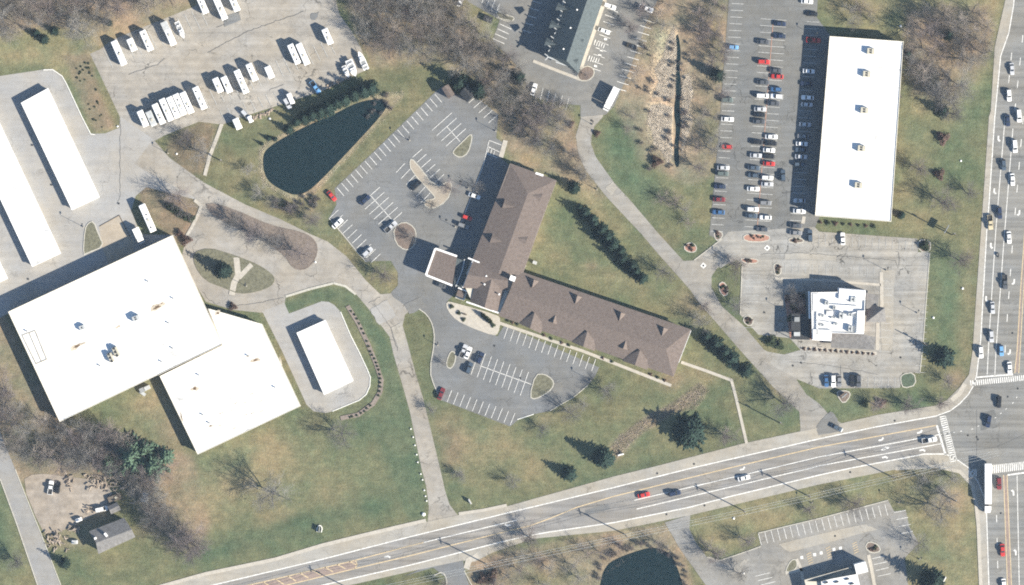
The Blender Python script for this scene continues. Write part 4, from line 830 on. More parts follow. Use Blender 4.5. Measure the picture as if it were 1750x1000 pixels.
for i, (x, y) in enumerate([(994, 70), (984, 105)]):
    gablet((x+5, y-6), (x+1, y+6), (x-8, y-3), e2+0.9, e2+2.2, e2+2.6, nr, M['shingle_grey'])
for x, y, lb in [(986, 17, 'northern white vent pipe on the green grey roof'), (975, 48, 'middle white vent pipe on the green grey roof'), (963, 84, 'southern white vent pipe on the green grey roof')]:
    t = empty('vent_pipe', W(x, y, 9.3), 0, lb, 'vent', 'vent pipes on the north hotel'); child('pipe', MB().tube((0, 0, 0), (0, 0, 1.1), 0.22, 0.22, 8).mesh('pipe', M['white']), t); child('cap', MB().tube((0, 0, 1.1), (0, 0, 1.2), 0.36, 0.3, 8).mesh('cap', M['white']), t)
# restaurant
rz = 6.4
rt, rr = flat_building('restaurant', [([(1386, 500), (1432, 499), (1432, 492), (1479, 496), (1476, 571), (1421, 569), (1420, 583), (1388, 581)], rz)], 'white roofed restaurant crowded with roof equipment', 'restaurant', M['wall_brick'], M['roof_white'], 0.5, 0.2, M['white'])
b = MB()
for q in [[(1396, 512), (1396, 572)], [(1408, 520), (1466, 524)], [(1434, 540), (1478, 531)], [(1464, 535), (1462, 569)], [(1396, 548), (1420, 552)]]: b.strip(M2(q, rz), 0.35, rz, rz+0.8)
b.build('screen_wall', M['white'], rt)
roof_solid('awning_roof', [(1480, 500, 3.6), (1502, 506, 2.9), (1500, 524, 2.9), (1480, 528, 3.6)], [(0, 1, 2, 3)], M['shingle_house'], rt, 0.2)
roof_solid('entrance_gable', [(1482, 519, 2.3), (1512, 526, 5.4), (1480, 551, 5.4), (1514, 550, 2.6)], [(0, 1, 2), (1, 3, 2)], M['shingle_house'], rt, 0.25)
for q, hh in [([(1434, 493), (1478, 497), (1477, 513), (1433, 511)], 0.9), ([(1465, 531), (1477, 531), (1475, 570), (1463, 569)], 1.1), ([(1389, 563), (1420, 564), (1419, 582), (1389, 580)], 0.8), ([(1389, 502), (1400, 502), (1400, 532), (1389, 532)], 0.7), ([(1412, 531), (1424, 532), (1423, 540), (1412, 539)], 0.6)]: MB().prism(M2(q, rz), rz-0.02, rz+hh).build('raised_roof', M['roof_white'], rt)
roof_solid('awning_roof', [(1421, 569, 3.8), (1478, 572, 3.8), (1496, 576, 2.9), (1494, 598, 2.8), (1420, 594, 2.8)], [(0, 1, 2, 3, 4)], M['shingle_house'], rt, 0.2)
roof_solid('awning_roof', [(1384, 500, 4.2), (1386, 548, 4.2), (1378, 548, 3.4), (1376, 500, 3.4)], [(0, 1, 2, 3)], M['shingle_grey'], rt, 0.2)
MB().prism(M2([(1381, 498), (1384, 498), (1385, 545), (1382, 545)], 4.8), 4.2, 5.3).build('parapet', M['white'], rt)
for i, (x, y, l, w_, hh, lb) in enumerate([(1458, 512, 2.2, 2.2, 1.2, 'tall roof unit at the north end of the restaurant'), (1438, 540, 2.0, 2.6, 1.4, 'dark roof unit in the middle of the restaurant'), (1453, 538, 1.6, 1.4, 1.1, 'small roof unit by the screen wall of the restaurant'), (1453, 562, 1.6, 2.4, 1.2, 'roof unit at the south east of the restaurant'), (1413, 518, 1.6, 1.6, 1.1, 'square roof unit at the north west of the restaurant'), (1426, 526, 1.2, 1.6, 0.8, 'low roof unit beside the cross wall of the restaurant'), (1405, 540, 1.8, 0.9, 0.7, 'narrow duct unit on the west of the restaurant'), (1425, 543, 2.2, 0.8, 0.6, 'long duct unit west of the dark one'), (1428, 554, 2.0, 0.8, 0.6, 'southern duct unit on the restaurant'), (1405, 556, 2.0, 0.9, 0.7, 'duct unit at the south west of the restaurant')]):
    roof_unit(x, y, rz, l, w_, hh, R(-4), lb, M['unit_grey'], 'roof equipment on the restaurant', 1)
MB().prism(M2([(1353, 536), (1384, 537), (1384, 581), (1352, 580)], 4.2), 3.9, 4.2).build('shade_roof', M['dark'], rt)  # dark flat roof added to give the deep shadow at the terrace
for q in [(1354, 538), (1354, 579), (1368, 579), (1368, 538)]: MB().tube(W(*q), W(*q, 3.9), .15, .15, 8).build('shade_roof_post', M['white'], rt)
MB().box(W(1362, 571, 4.5), (2.4, 1.6, .6), 0).build('roof_box', M['unit_grey'], rt)
MB().box(W(1362, 546, 4.5), (2.0, 1.8, .6), 0).build('roof_box', M['steel'], rt)
# corner bank (partly cut by the south edge)
bk = empty('bank', W(1430, 1010), 0, 'bank with a grey sloped roof and white tower at the south edge', 'bank')
MB().prism(inset(M2([(1372, 990), (1458, 966), (1482, 1060), (1396, 1080)], 4.2), 0.5), 0, 4.0).build('wall', M['wall_cream'], bk)
MB().prism(inset(M2([(1402, 992), (1466, 980), (1482, 1050), (1414, 1065)], 5.2), 0.2), 4.0, 5.2).build('flat_roof', M['roof_white'], bk)
roof_solid('sloped_roof', [(1368, 993, 3.4), (1456, 966, 3.4), (1464, 979, 5.6), (1402, 994, 5.6)], [(0, 1, 2, 3)], M['shingle_grey'], bk, 0.25)
roof_solid('sloped_roof', [(1466, 980, 5.3), (1482, 977, 3.6), (1500, 1050, 3.6), (1482, 1050, 5.3)], [(0, 1, 2, 3)], M['shingle_house'], bk, 0.25)
MB().prism(M2([(1460, 965), (1479, 960), (1484, 977), (1464, 982)], 5.8), 0, 5.8).build('tower', M['white'], bk)
b = MB()
for x, y in [(1412, 996), (1430, 995), (1448, 990), (1456, 998), (1424, 1004)]: b.box(W(x, y, 5.5), (1.6, 0.5, 0.5), R(15))
b.build('roof_duct', M['dark'], bk)
# small house and shed
hz0, hz1 = 4.4, 6.2
ho = empty('house', W(190, 917), 0, 'small weathered house with a grey gable roof', 'house')
MB().prism(inset(M2([(154, 908), (212, 886), (226, 915), (168, 946)], hz0), 0.45), 0, hz0-0.2).build('wall', M['wall_cream'], ho)
hr = roof_solid('roof', [(152, 908, hz0), (212, 885, hz0), (225, 905, hz1), (164, 928, hz1), (231, 918, hz0), (168, 947, hz0)], [(0, 1, 2, 3), (3, 2, 4, 5)], M['shingle_house'], ho)
MB().box(W(163, 920, 6.4), (0.8, 0.8, 1.6), R(20)).build('chimney', M['white'], hr)
MB().box(W(181, 914, 6.2), (1.6, 0.9, 0.7), R(-50)).build('roof_box', M['white'], hr)
t = empty('shed', W(196, 862), 0, 'small grey shed north of the house', 'shed')
MB().prism(inset(M2([(184, 866), (200, 858), (206, 870), (190, 878)], 2.2), 0.2), 0, 2.1).build('wall', M['wood'], t)
roof_solid('roof', [(183, 866, 2.1), (200, 858, 2.1), (203, 864, 2.8), (187, 872, 2.8), (207, 871, 2.1), (190, 879, 2.1)], [(0, 1, 2, 3), (3, 2, 4, 5)], M['shingle_house'], t, 0.15)
# brick bin enclosure and container at the top of the hotel lot
t = empty('bin_enclosure', W(768, 157), R(0), 'pinkish brick bin store at the top of the hotel car park', 'bin store')
MB().prism(inset(M2([(756, 150), (766, 144), (776, 160), (766, 168)], 4.3), 0.1), 0, 4.1).build('wall', M['wall_brick'], t)
roof_solid('roof', [(755, 151, 4.1), (766, 144, 4.1), (777, 161, 4.1), (766, 169, 4.1), (760, 147, 4.5), (772, 165, 4.5)], [(0, 4, 5, 3), (4, 1, 2, 5)], M['shingle'], t, 0.2)
t = empty('garden_shed', W(802, 163), 0, 'dark roofed shed at the top of the hotel car park', 'shed')
MB().prism(inset(M2([(786, 160), (800, 146), (812, 160), (798, 174)], 3.8), 0.15), 0, 3.6).build('wall', M['wood'], t)
roof_solid('roof', [(785, 160, 3.6), (800, 145, 3.6), (813, 160, 3.6), (798, 175, 3.6), (792, 152, 4.8), (806, 168, 4.8)], [(0, 4, 5, 3), (4, 1, 2, 5)], M['dark'], t, 0.2)
def plinth_box(name, x, y, dims, rot, label, cat, mat, lidmat):
    t = empty(name, W(x, y), rot, label, cat)
    child('body', MB().box((0, 0, dims[2]/2), dims).mesh('body', mat), t)
    child('lid', MB().box((0, 0, dims[2]+0.05), (dims[0]*1.04, dims[1]*1.04, 0.1)).mesh('lid', lidmat), t)
    return t
plinth_box('utility_box', 834, 33, (3.4, 2.4, 1.5), R(-20), 'dark green utility cabinet on the grass by the north car park', 'utility cabinet', M['shrub'], M['dark'])
plinth_box('utility_box', 914, 449, (1.6, 1.2, 1.2), R(-20), 'pale utility cabinet on the lawn behind the hotel', 'utility cabinet', M['unit_grey'], M['unit_grey'])
plinth_box('utility_box', 896, 456, (0.9, 1.8, 0.9), R(-20), 'cream cabinet against the hotel corner', 'utility cabinet', M['concrete'], M['white'])
plinth_box('dumpster', 252, 663, (2.2, 1.5, 1.5), R(25), 'white skip behind the warehouse', 'skip', M['white'], M['unit_grey'])
plinth_box('dumpster', 243, 667, (1.8, 1.8, 1.3), R(25), 'grey skip west of the white one', 'skip', M['unit_grey'], M['steel'])
plinth_box('dumpster', 244, 672, (2.6, 1.2, 0.8), R(-35), 'low grey trailer box beside the skips', 'skip', M['steel'], M['unit_grey'])
plinth_box('dumpster', 1416, 1004, (1, 1, 1), 0, 'low bin behind the bank', 'skip', M['steel'], M['dark']) if False else None

# ------------------------------------------------------------------ vegetation
def seg_mesh(name, segs, mat, n=3):
    segs = [s for s in segs]
    P0 = np.array([s[0] for s in segs]); P1 = np.array([s[1] for s in segs]); r0 = np.array([s[2] for s in segs]); r1 = np.array([s[3] for s in segs])
    d = P1-P0; ln = np.linalg.norm(d, axis=1, keepdims=True); d = d/np.maximum(ln, 1e-6)
    up = np.where(np.abs(d[:, 2:3]) < 0.9, np.array([[0, 0, 1.0]]), np.array([[1.0, 0, 0]]))
    u = np.cross(d, up); u /= np.linalg.norm(u, axis=1, keepdims=True); w = np.cross(d, u)
    N = len(segs); V = np.zeros((N, 2*n, 3))
    for i in range(n):
        a = 2*math.pi*i/n; o = u*math.cos(a)+w*math.sin(a)
        V[:, i] = P0+o*r0[:, None]; V[:, n+i] = P1+o*r1[:, None]
    base = (np.arange(N)*2*n)[:, None]; F = []
    for i in range(n):
        j = (i+1) % n; F.append(base+np.array([[i, j, n+j, n+i]]))
    F = np.stack(F, 1).reshape(-1, 4)
    m = bpy.data.meshes.new(name); m.vertices.add(N*2*n); m.vertices.foreach_set('co', V.astype(np.float32).ravel())
    m.loops.add(F.size); m.loops.foreach_set('vertex_index', F.ravel().astype(np.int32))
    m.polygons.add(len(F)); m.polygons.foreach_set('loop_start', np.arange(0, F.size, 4, dtype=np.int32)); m.update(calc_edges=True)
    m.materials.append(mat); return m
def bare_tree_meshes(seed, mat, spread=0.30, dens=1.0, trunk_h=0.26):
    # unit-height leafless tree: trunk and limbs in one mesh, the twig crown in another
    r = random.Random(seed); tr = []; cr = []
    def rv(): return Vector((r.uniform(-1, 1), r.uniform(-1, 1), r.uniform(-1, 1)))
    def grow(p, d, L, rad, lv):
        steps = 3 if lv < 2 else 2; q = p
        for k in range(steps):
            d = (d + rv()*0.16 + Vector((0, 0, 0.07 if lv > 0 else 0.0))).normalized()
            e = q + d*(L/steps); ra = rad*(1-k/steps*0.45); rb = rad*(1-(k+1)/steps*0.45)
            (tr if lv < 2 else cr).append((q, e, ra, rb)); q = e
            if lv < 4:
                nb = [0, 2, 3, 3, 0][lv]
                if lv >= 2 and r.random() > dens: nb -= 1
                for _ in range(nb):
                    dd = (d*0.7 + rv()*0.95 + Vector((0, 0, 0.10))).normalized()
                    grow(q, dd, L*r.uniform(0.5, 0.8), max(0.0009, rb*0.55), lv+1)
        if 0 < lv < 4: grow(q, (d+rv()*0.5).normalized(), L*0.62, max(0.0009, rad*0.5), lv+1)
    grow(Vector((0, 0, 0)), Vector((r.uniform(-.05, .05), r.uniform(-.05, .05), 1)), trunk_h, 0.020, 0)
    top = tr[-1][1]; nl = r.randint(6, 7)
    for i in range(nl):
        a = 2*math.pi*i/nl + r.uniform(-.4, .4); el = r.uniform(0.45, 1.3)
        d = Vector((math.cos(a)*math.cos(el), math.sin(a)*math.cos(el), math.sin(el)))
        grow(top*r.uniform(0.72, 1.0), d, spread*r.uniform(0.8, 1.2), 0.011, 1)
    zmax = max(s[1].z for s in cr); k = 1/zmax
    sc = lambda L: [(tuple(a*k), tuple(b*k), ra*k, rb*k) for a, b, ra, rb in L]
    return seg_mesh('trunk', sc(tr), M['bark'], 5), seg_mesh('crown', sc(cr), mat, 3)
BARE = [bare_tree_meshes(11, M['twig']), bare_tree_meshes(12, M['twig_red']), bare_tree_meshes(13, M['twig_pale'], 0.32), bare_tree_meshes(14, M['twig'], 0.27),
        bare_tree_meshes(15, M['twig'], 0.34, 0.75), bare_tree_meshes(16, M['twig_red'], 0.28, 1.0, 0.16)]
WOODT = [bare_tree_meshes(61, M['twig_wood'], 0.33, 0.35), bare_tree_meshes(62, M['twig_wood2'], 0.36, 0.3), bare_tree_meshes(63, M['twig_pale'], 0.32, 0.4), bare_tree_meshes(64, M['twig_wood'], 0.38, 0.25, 0.2)]
def leaf_clumps(name, pts, size, mat, seed, droop=0.0):
    # many small leaf-sized double wedges (each a closed 4 sided spike) at pts pointing outward
    r = np.random.default_rng(seed); N = len(pts); P = np.array([p[0] for p in pts]); D = np.array([p[1] for p in pts])
    D = D + r.normal(0, 0.45, D.shape); D /= np.linalg.norm(D, axis=1, keepdims=True)
    up = np.array([[0, 0, 1.0]]); u = np.cross(D, up); u /= np.maximum(np.linalg.norm(u, axis=1, keepdims=True), 1e-4); w = np.cross(D, u)
    L = size*r.uniform(0.6, 1.4, (N, 1)); wd = L*0.32
    V = np.stack([P-D*L*0.3, P+u*wd, P+w*wd*0.5, P-u*wd, P+D*L], 1)
    b = (np.arange(N)*5)[:, None]
    F = np.concatenate([b+np.array([[0, 1, 2]]), b+np.array([[0, 2, 3]]), b+np.array([[0, 3, 1]]), b+np.array([[4, 2, 1]]), b+np.array([[4, 3, 2]]), b+np.array([[4, 1, 3]])], 0)
    m = bpy.data.meshes.new(name); m.vertices.add(N*5); m.vertices.foreach_set('co', V.astype(np.float32).ravel())
    m.loops.add(F.size); m.loops.foreach_set('vertex_index', F.ravel().astype(np.int32))
    m.polygons.add(len(F)); m.polygons.foreach_set('loop_start', np.arange(0, F.size, 3, dtype=np.int32)); m.update(calc_edges=True)
    m.materials.append(mat); return m
def conifer_meshes(seed, mat, rad=0.27, n=900, open_=0.0):
    r = random.Random(seed); pts = []
    wh = 13
    for k in range(wh):
        z = 0.05+0.93*(k/(wh-1))**0.95; R0 = rad*(1-z)**0.85+0.012
        nb = max(4, int(15*(1-z)+4))
        for i in range(nb):
            a = 2*math.pi*(i+r.random()*0.7)/nb; Rb = R0*r.uniform(0.62, 1.15)
            if r.random() < open_: continue
            m = max(2, int(n/170*Rb/rad*2.2))
            for j in range(m):
                t = (j+r.random())/m; rr = Rb*t
                pts.append(((rr*math.cos(a)+r.gauss(0, .012), rr*math.sin(a)+r.gauss(0, .012), z-0.10*t*R0/rad+r.gauss(0, .008)), (math.cos(a), math.sin(a), -0.15)))
    tr = [((0, 0, 0), (0, 0, 0.5), 0.022, 0.014), ((0, 0, 0.5), (0, 0, 0.97), 0.014, 0.003)]
    return seg_mesh('trunk', tr, M['bark'], 6), leaf_clumps('crown', pts, 0.075, mat, seed)
CON = [conifer_meshes(21, M['conifer'], 0.33, 1100), conifer_meshes(22, M['conifer'], 0.37, 1100), conifer_meshes(23, M['conifer'], 0.30, 1000), conifer_meshes(24, M['conifer'], 0.40, 1300)]
PINE = [conifer_meshes(31, M['pine'], 0.34, 900, 0.15), conifer_meshes(32, M['pine'], 0.40, 1000, 0.2)]
def bush_mesh(seed, mat, n=420):
    r = random.Random(seed); pts = []
    for _ in range(n):
        a = r.uniform(0, 2*math.pi); el = r.uniform(0.0, 1.5); k = r.uniform(0.55, 1.0)*(0.85+0.25*math.sin(3*a+seed))
        d = (math.cos(a)*math.cos(el), math.sin(a)*math.cos(el), math.sin(el)); pts.append(((d[0]*k, d[1]*k, d[2]*k*0.95+0.05), d))
    st = [((0, 0, 0), (math.cos(a)*.4, math.sin(a)*.4, 0.5), 0.04, 0.015) for a in (0.3, 1.7, 2.9, 4.2, 5.4)]
    return seg_mesh('stem', st, M['bark'], 4), leaf_clumps('leaves', pts, 0.22, mat, seed)
BUSH = [bush_mesh(41, M['shrub']), bush_mesh(42, M['shrub_red']), bush_mesh(43, M['shrub'])]
def bare_bush(seed, mat):
    r = random.Random(seed); cr = []; st = []
    for _ in range(14):
        a = r.uniform(0, 6.28); el = r.uniform(0.5, 1.4); d = Vector((math.cos(a)*math.cos(el), math.sin(a)*math.cos(el), math.sin(el)))
        p = Vector((r.uniform(-.15, .15), r.uniform(-.15, .15), 0)); e = p+d*0.5; st.append((tuple(p), tuple(e), 0.02, 0.012))
        for _ in range(10):
            q = p+d*r.uniform(0.2, 0.5); dd = (d+Vector((r.uniform(-1, 1), r.uniform(-1, 1), r.uniform(-.3, .8)))*0.9).normalized(); f = q+dd*r.uniform(.25, .5)
            cr.append((tuple(q), tuple(f), 0.01, 0.007))
            for _ in range(3):
                d3 = (dd+Vector((r.uniform(-1, 1), r.uniform(-1, 1), r.uniform(-.5, .8)))).normalized(); q2 = q+(f-q)*r.uniform(.4, 1); cr.append((tuple(q2), tuple(q2+d3*r.uniform(.12, .3)), 0.007, 0.004))
    return seg_mesh('stem', st, M['bark'], 4), seg_mesh('twigs', cr, mat, 3)
BBUSH = [bare_bush(51, M['twig_red']), bare_bush(52, M['twig'])]
VR = random.Random(99)
def plant(name, cat, meshes, x, y, h, label, group=None, wide=1.0, z=0.0, parts=('trunk', 'crown')):
    t = empty(name, W(x, y, z), VR.uniform(0, 6.28), label, cat, group); t.scale = (h*wide, h*wide, h)
    child(parts[0], meshes[0], t); child(parts[1], meshes[1], t); return t
def bare(x, y, h, label, group=None, k=None, wide=1.3): return plant('bare_tree', 'tree', BARE[VR.randrange(6) if k is None else k], x, y, h*1.12, label, group, wide)
def con(x, y, h, label, group=None, k=None, wide=1.0, lib=CON): return plant('spruce_tree', 'tree', lib[VR.randrange(len(lib)) if k is None else k], x, y, h, label, group, wide)
def bush(x, y, r, label, group=None, k=0, z=0.1, hk=0.8): 
    t = plant('shrub', 'shrub', BUSH[k], x, y, r*hk, label, group, 1/hk, z, ('stem', 'leaves')); return t
def bbush(x, y, r, label, group=None, k=0, z=0.1): return plant('bare_shrub', 'shrub', BBUSH[k], x, y, r*1.2, label, group, 1.0, z, ('stem', 'twigs'))

def inside(poly, x, y):
    c = False; n = len(poly)
    for i in range(n):
        x0, y0 = poly[i]; x1, y1 = poly[(i+1) % n]
        if (y0 > y) != (y1 > y) and x < (x1-x0)*(y-y0)/(y1-y0)+x0: c = not c
    return c
def wood(poly, n, dmin, hr, label, group, ks=(0, 1, 2, 3), dense=0.1):
    xs = [p[0] for p in poly]; ys = [p[1] for p in poly]; got = []; tries = 0
    while len(got) < n and tries < 6000:
        tries += 1; x = VR.uniform(min(xs), max(xs)); y = VR.uniform(min(ys), max(ys))
        if not inside(poly, x, y) or any((x-a)**2+(y-b)**2 < dmin*dmin for a, b in got): continue
        got.append((x, y)); plant('bare_tree', 'tree', BARE[VR.randrange(6)] if VR.random() < dense else WOODT[ks[VR.randrange(4)]], x, y, VR.uniform(*hr), label, group, VR.uniform(0.95, 1.35))
wood([(0, -12), (330, -12), (280, 5), (180, 40), (140, 62), (90, 30), (20, 58), (0, 62)], 34, 15, (8, 13), 'bare grey tree among the tangled wood at the north west', 'bare trees of the north west wood')
wood([(600, -12), (785, -12), (800, 15), (842, 74), (835, 100), (770, 95), (690, 96), (630, 92), (612, 50)], 44, 15, (8, 13), 'bare purplish tree in the wood between the trailer lot and north hotel', 'bare trees of the middle wood')
wood([(775, 98), (842, 78), (895, 108), (905, 165), (975, 195), (978, 235), (1020, 330), (985, 300), (940, 265), (885, 225), (855, 190), (826, 150), (780, 128)], 30, 14, (7, 11), 'bare tree in the brushy strip above the brown roofed hotel', 'bare trees of the brush strip', dense=0.6)
wood([(1190, 10), (1240, 0), (1240, 60), (1234, 150), (1224, 250), (1204, 305), (1186, 300), (1196, 180), (1198, 90)], 22, 13, (5.5, 9), 'bare tree in the strip between the reeds and the store car park', 'bare trees west of the store car park', dense=0.4)
wood([(1125, 0), (1150, 0), (1140, 40), (1106, 70), (1088, 150), (1076, 250), (1060, 230), (1076, 130), (1104, 50)], 10, 15, (4, 7), 'small bare tree on the west bank of the reed marsh', 'bare trees on the marsh bank')
wood([(1545, 20), (1600, 12), (1690, 20), (1690, 80), (1660, 120), (1640, 170), (1590, 165), (1555, 120)], 26, 17, (8, 12), 'bare tree in the wood north east of the white roofed store', 'bare trees of the north east wood', dense=0.3)
wood([(1432, 14), (1475, 10), (1500, 30), (1490, 44), (1440, 40)], 5, 14, (5, 8), 'bare tree north of the white roofed store', 'bare trees above the store')
wood([(0, 640), (30, 690), (92, 732), (180, 728), (260, 760), (210, 800), (130, 800), (60, 790), (20, 770), (0, 730)], 32, 15, (8, 12), 'bare tree in the thicket below the big warehouse', 'bare trees of the south west thicket', dense=0.35)
wood([(210, 820), (262, 815), (310, 860), (345, 930), (335, 965), (300, 925), (250, 880)], 13, 15, (9, 13), 'tall bare tree east of the small house', 'bare trees by the house', dense=0.6)
wood([(900, 940), (1060, 918), (1110, 915), (1145, 925), (1100, 932), (1030, 955), (1010, 1000), (860, 1000), (830, 975)], 13, 18, (5, 9), 'bare tree on the rough bank south of the main road', 'bare trees south of the road')
wood([(1550, 800), (1600, 802), (1650, 830), (1655, 850), (1600, 850)], 5, 18, (6, 9), 'bare tree near the south west corner of the junction', 'bare trees by the junction')
wood([(1100, 330), (1150, 330), (1180, 370), (1210, 390), (1190, 400), (1140, 360)], 4, 20, (5, 7), 'small bare tree on the slope south of the marsh', 'bare trees south of the marsh')
for x, y, h, lb in [(345, 262, 10, 'large bare tree shading the brown triangle beside the trailer lot'), (322, 236, 7, 'grey bare tree at the top of the brown triangle'), (305, 340, 9.5, 'wide bare tree overhanging the drive by the office planting'),
    (398, 378, 7.5, 'westernmost bare tree on the long brown island'), (430, 398, 8, 'second bare tree from the west on the long brown island'), (468, 420, 8, 'third bare tree from the west on the long brown island'), (512, 432, 9, 'bare tree at the east end of the long brown island'),
    (424, 291, 5, 'small lone bare tree on the grass west of the pond'), (466, 346, 6, 'bare tree at the south west pond corner'), (535, 378, 7, 'bare tree between the pond and the curving drive'), (440, 330, 6, 'low bare tree by the drive south west of the pond'), (497, 355, 5, 'bare tree at the south tip of the pond'),
    (703, 407, 5, 'bare tree in the round kerbed bed by the silver pickup'), (766, 322, 6, 'bare tree on the anchor end of the long tan island'), (740, 350, 5.5, 'bare tree on the west barb of the anchor island'), (818, 322, 5, 'small bare tree beside the white car at the hotel'), (655, 472, 8, 'bare tree on the grass tip by the hotel entrance'),
    (585, 742, 10.5, 'bare tree alone below the loop of the small storage building'), (468, 842, 15, 'very tall bare tree in the middle of the south west field'), (786, 812, 5, 'small bare tree by the foot of the hotel drive'), (876, 822, 6, 'bare tree on the lawn near the main road'), (737, 702, 4.5, 'small bare tree beside the red car'), (976, 706, 8, 'bare tree at the south east kerb of the lower car park'), (1038, 668, 7, 'bare tree on the lawn south of the hotel front'), (996, 692, 5, 'slim bare tree on the lawn below the triangular island'), (928, 732, 5, 'bare tree below the south tip of the lower car park'),
    (758, 622, 3.5, 'sapling west of the small grass island'), (1570, 290, 7, 'small bare tree close to the store east wall'), (1612, 348, 10, 'spreading bare tree on the verge east of the store'), (1656, 332, 6, 'thin bare tree near the wide road'), (1642, 447, 9, 'bare tree on the verge east of the car park corner'), (1552, 694, 7, 'bare tree south of the restaurant car park'), (1496, 692, 6, 'bare tree between the parked cars and the road shoulder'), (1608, 690, 5, 'bare tree by the curved junction corner'), (1620, 652, 6, 'bare tree north of the kerb ramp'),
    (1278, 926, 7, 'bare tree above the corner car park bays'), (1382, 872, 5, 'little bare tree north of the corner car park'), (1222, 946, 8, 'bare tree at the bend of the corner driveway'), (1262, 980, 6, 'bare tree west of the corner bank'), (1462, 862, 8, 'bare tree on the bank above the corner bays'), (1446, 862, 6, 'smaller bare tree beside the one above the corner bays'), (1605, 870, 12, 'big dark bare tree in the verge by the junction'), (1570, 928, 8, 'bare tree at the east edge of the corner car park'),
    (1340, 690, 11, 'bare tree beside the service drive above the road'), (1242, 747, 7, 'bare tree east of the big spruce'), (1132, 463, 7, 'bare tree at the south end of the hedge row'), (1196, 548, 8, 'twisted bare tree at the hotel east corner'), (1258, 454, 7, 'bare tree at the mouth of the restaurant drive'), (1256, 524, 7, 'bare tree south of the oval shrub bed'), (1205, 525, 5, 'thin bare tree between hotel and service drive'), (850, 1002, 6, 'bare tree beside the side road'), (905, 918, 8, 'gnarled bare tree leaning over the road edge'), (870, 935, 6, 'bare tree on the south verge by the ramp'), (760, 1000, 5, 'bare tree west of the side road'), (862, 25, 6, 'bare tree by the north car park bays'), (1000, 128, 4, 'bare tree on the round mulch bed'), (970, 182, 6, 'bare tree below the four south bays of the north car park'), (955, 178, 5, 'bare tree near the white parked car'), (1098, 20, 6, 'bare tree at the east edge of the north car park'), (1078, 48, 6, 'bare tree over the northern eastern bays'), (322, 918, 14, 'tallest bare tree east of the house'), (30, 960, 7, 'bare tree west of the side street'), (1600, 152, 9, 'dense dark bare tree between the store and the north east wood'), (1588, 122, 8, 'dark bare tree at the store north east corner'), (1622, 172, 9, 'dark bare tree at the south tip of the north east wood'), (1628, 196, 8, 'lowest dark bare tree below the north east wood'), (1345, 20, 1, '')]:
    if lb: bare(x, y, h, lb, 'single bare trees')
# evergreens
for i, (x, y, h, lb) in enumerate([(76, 68, 6.5, 'largest dark spruce of the north west trio'), (93, 53, 5.5, 'eastern dark spruce of the north west trio'), (62, 58, 5.5, 'western dark spruce of the north west trio'), (187, 40, 4, 'small dark spruce north of the trailer row')]): con(x, y, h, lb, 'spruces at the north west')
for i, (x, y, h) in enumerate([(494, 222, 5.5), (507, 209, 6), (520, 202, 7), (534, 197, 7.5), (548, 192, 8), (562, 186, 8.5), (576, 177, 8), (590, 171, 8.5), (605, 163, 9), (622, 157, 9.5), (634, 152, 8), (470, 238, 2.5), (448, 246, 2.5), (460, 237, 3)]):
    con(x, y, h, f'{ORD[i]} dark spruce from the west in the row above the pond' if i < 11 else ['small round spruce on the bank west of the pond row', 'westernmost little spruce on the pond bank', 'middle little spruce on the pond bank'][i-11], 'spruce row by the pond' if i < 11 else 'little spruces on the pond bank', None, 1.15)
for i, (x, y, h) in enumerate([(980, 324, 7), (990, 352, 6), (1000, 362, 7), (1010, 374, 7.5), (1020, 384, 7), (1030, 396, 8), (1040, 408, 8), (1049, 419, 8), (1058, 430, 8), (1067, 441, 8.5), (1077, 452, 8), (1087, 463, 8), (1098, 473, 7)]):
    con(x+VR.uniform(-4, 4), y+VR.uniform(-3, 3), h*VR.uniform(.8, 1.15), f'{ORD[i]} dark spruce from the north in the slanting row behind the hotel', 'spruce row behind the hotel', None, VR.uniform(.9, 1.35))
for x, y, h, lb in [(1206, 576, 7, 'northernmost spruce of the short row by the service drive'), (1222, 588, 7.5, 'second spruce of the short row by the service drive'), (1238, 602, 8, 'third spruce of the short row by the service drive'), (1250, 612, 7.5, 'fourth spruce of the short row by the service drive'), (1274, 633, 6.5, 'southernmost spruce of the short row by the service drive')]: con(x, y, h, lb, 'short spruce row', None, 1.35)
for x, y, h, wd, lb in [(1178, 740, 11.5, 1.75, 'huge dark spruce on the lawn by the dry creek'), (1032, 783, 10.0, 1.6, 'large dark spruce near the culvert'), (972, 810, 7, 1.5, 'smaller dark spruce nearest the main road'), (382, 462, 9.5, 1.35, 'broad dark spruce on the round office island'), (1592, 992, 13, 1.3, 'tall dark spruce at the south edge east of the bank'), (1612, 610, 8.5, 1.5, 'dark spruce east of the restaurant car park'), (1226, 128, 9, 1.1, 'green spruce at the edge of the store car park'), (886, 134, 8, 1.1, 'green spruce beside the north hotel drive'), (112, 962, 7.5, 0.9, 'small dark spruce beside the side street'), (1540, 368, 5, 1.2, 'rounded spruce at the store south east corner'), (818, 156, 11, 1.2, 'spruce added behind the bin store for its dark shadow'), (786, 142, 10, 1.2, 'slim spruce added left of the garden shed for its shadow'), (1550, 92, 6, 1.2, 'dark evergreen at the store north east corner'), (1620, 60, 7, 1.0, 'dark evergreen inside the north east wood'), (1610, 190, 7, 1.2, 'dark evergreen south of the north east wood')]:  # spruces by the bin store and garden shed added to deepen shadows there
    con(x, y, h, lb, None, None, wd)
for x, y, h, wd, lb in [(226, 780, 13, 1.35, 'big bright green pine above the gravel yard'), (262, 796, 11, 1.2, 'bright green pine east of the big one'), (210, 770, 8, 1.1, 'green pine at the thicket edge'), (186, 792, 7, 1.3, 'low green pine west of the group'), (284, 780, 7, 1.1, 'easternmost green pine of the group'), (250, 766, 8, 1.0, 'northern green pine of the group')]: con(x, y, h, lb, 'green pines by the yard', None, wd*1.5, PINE)
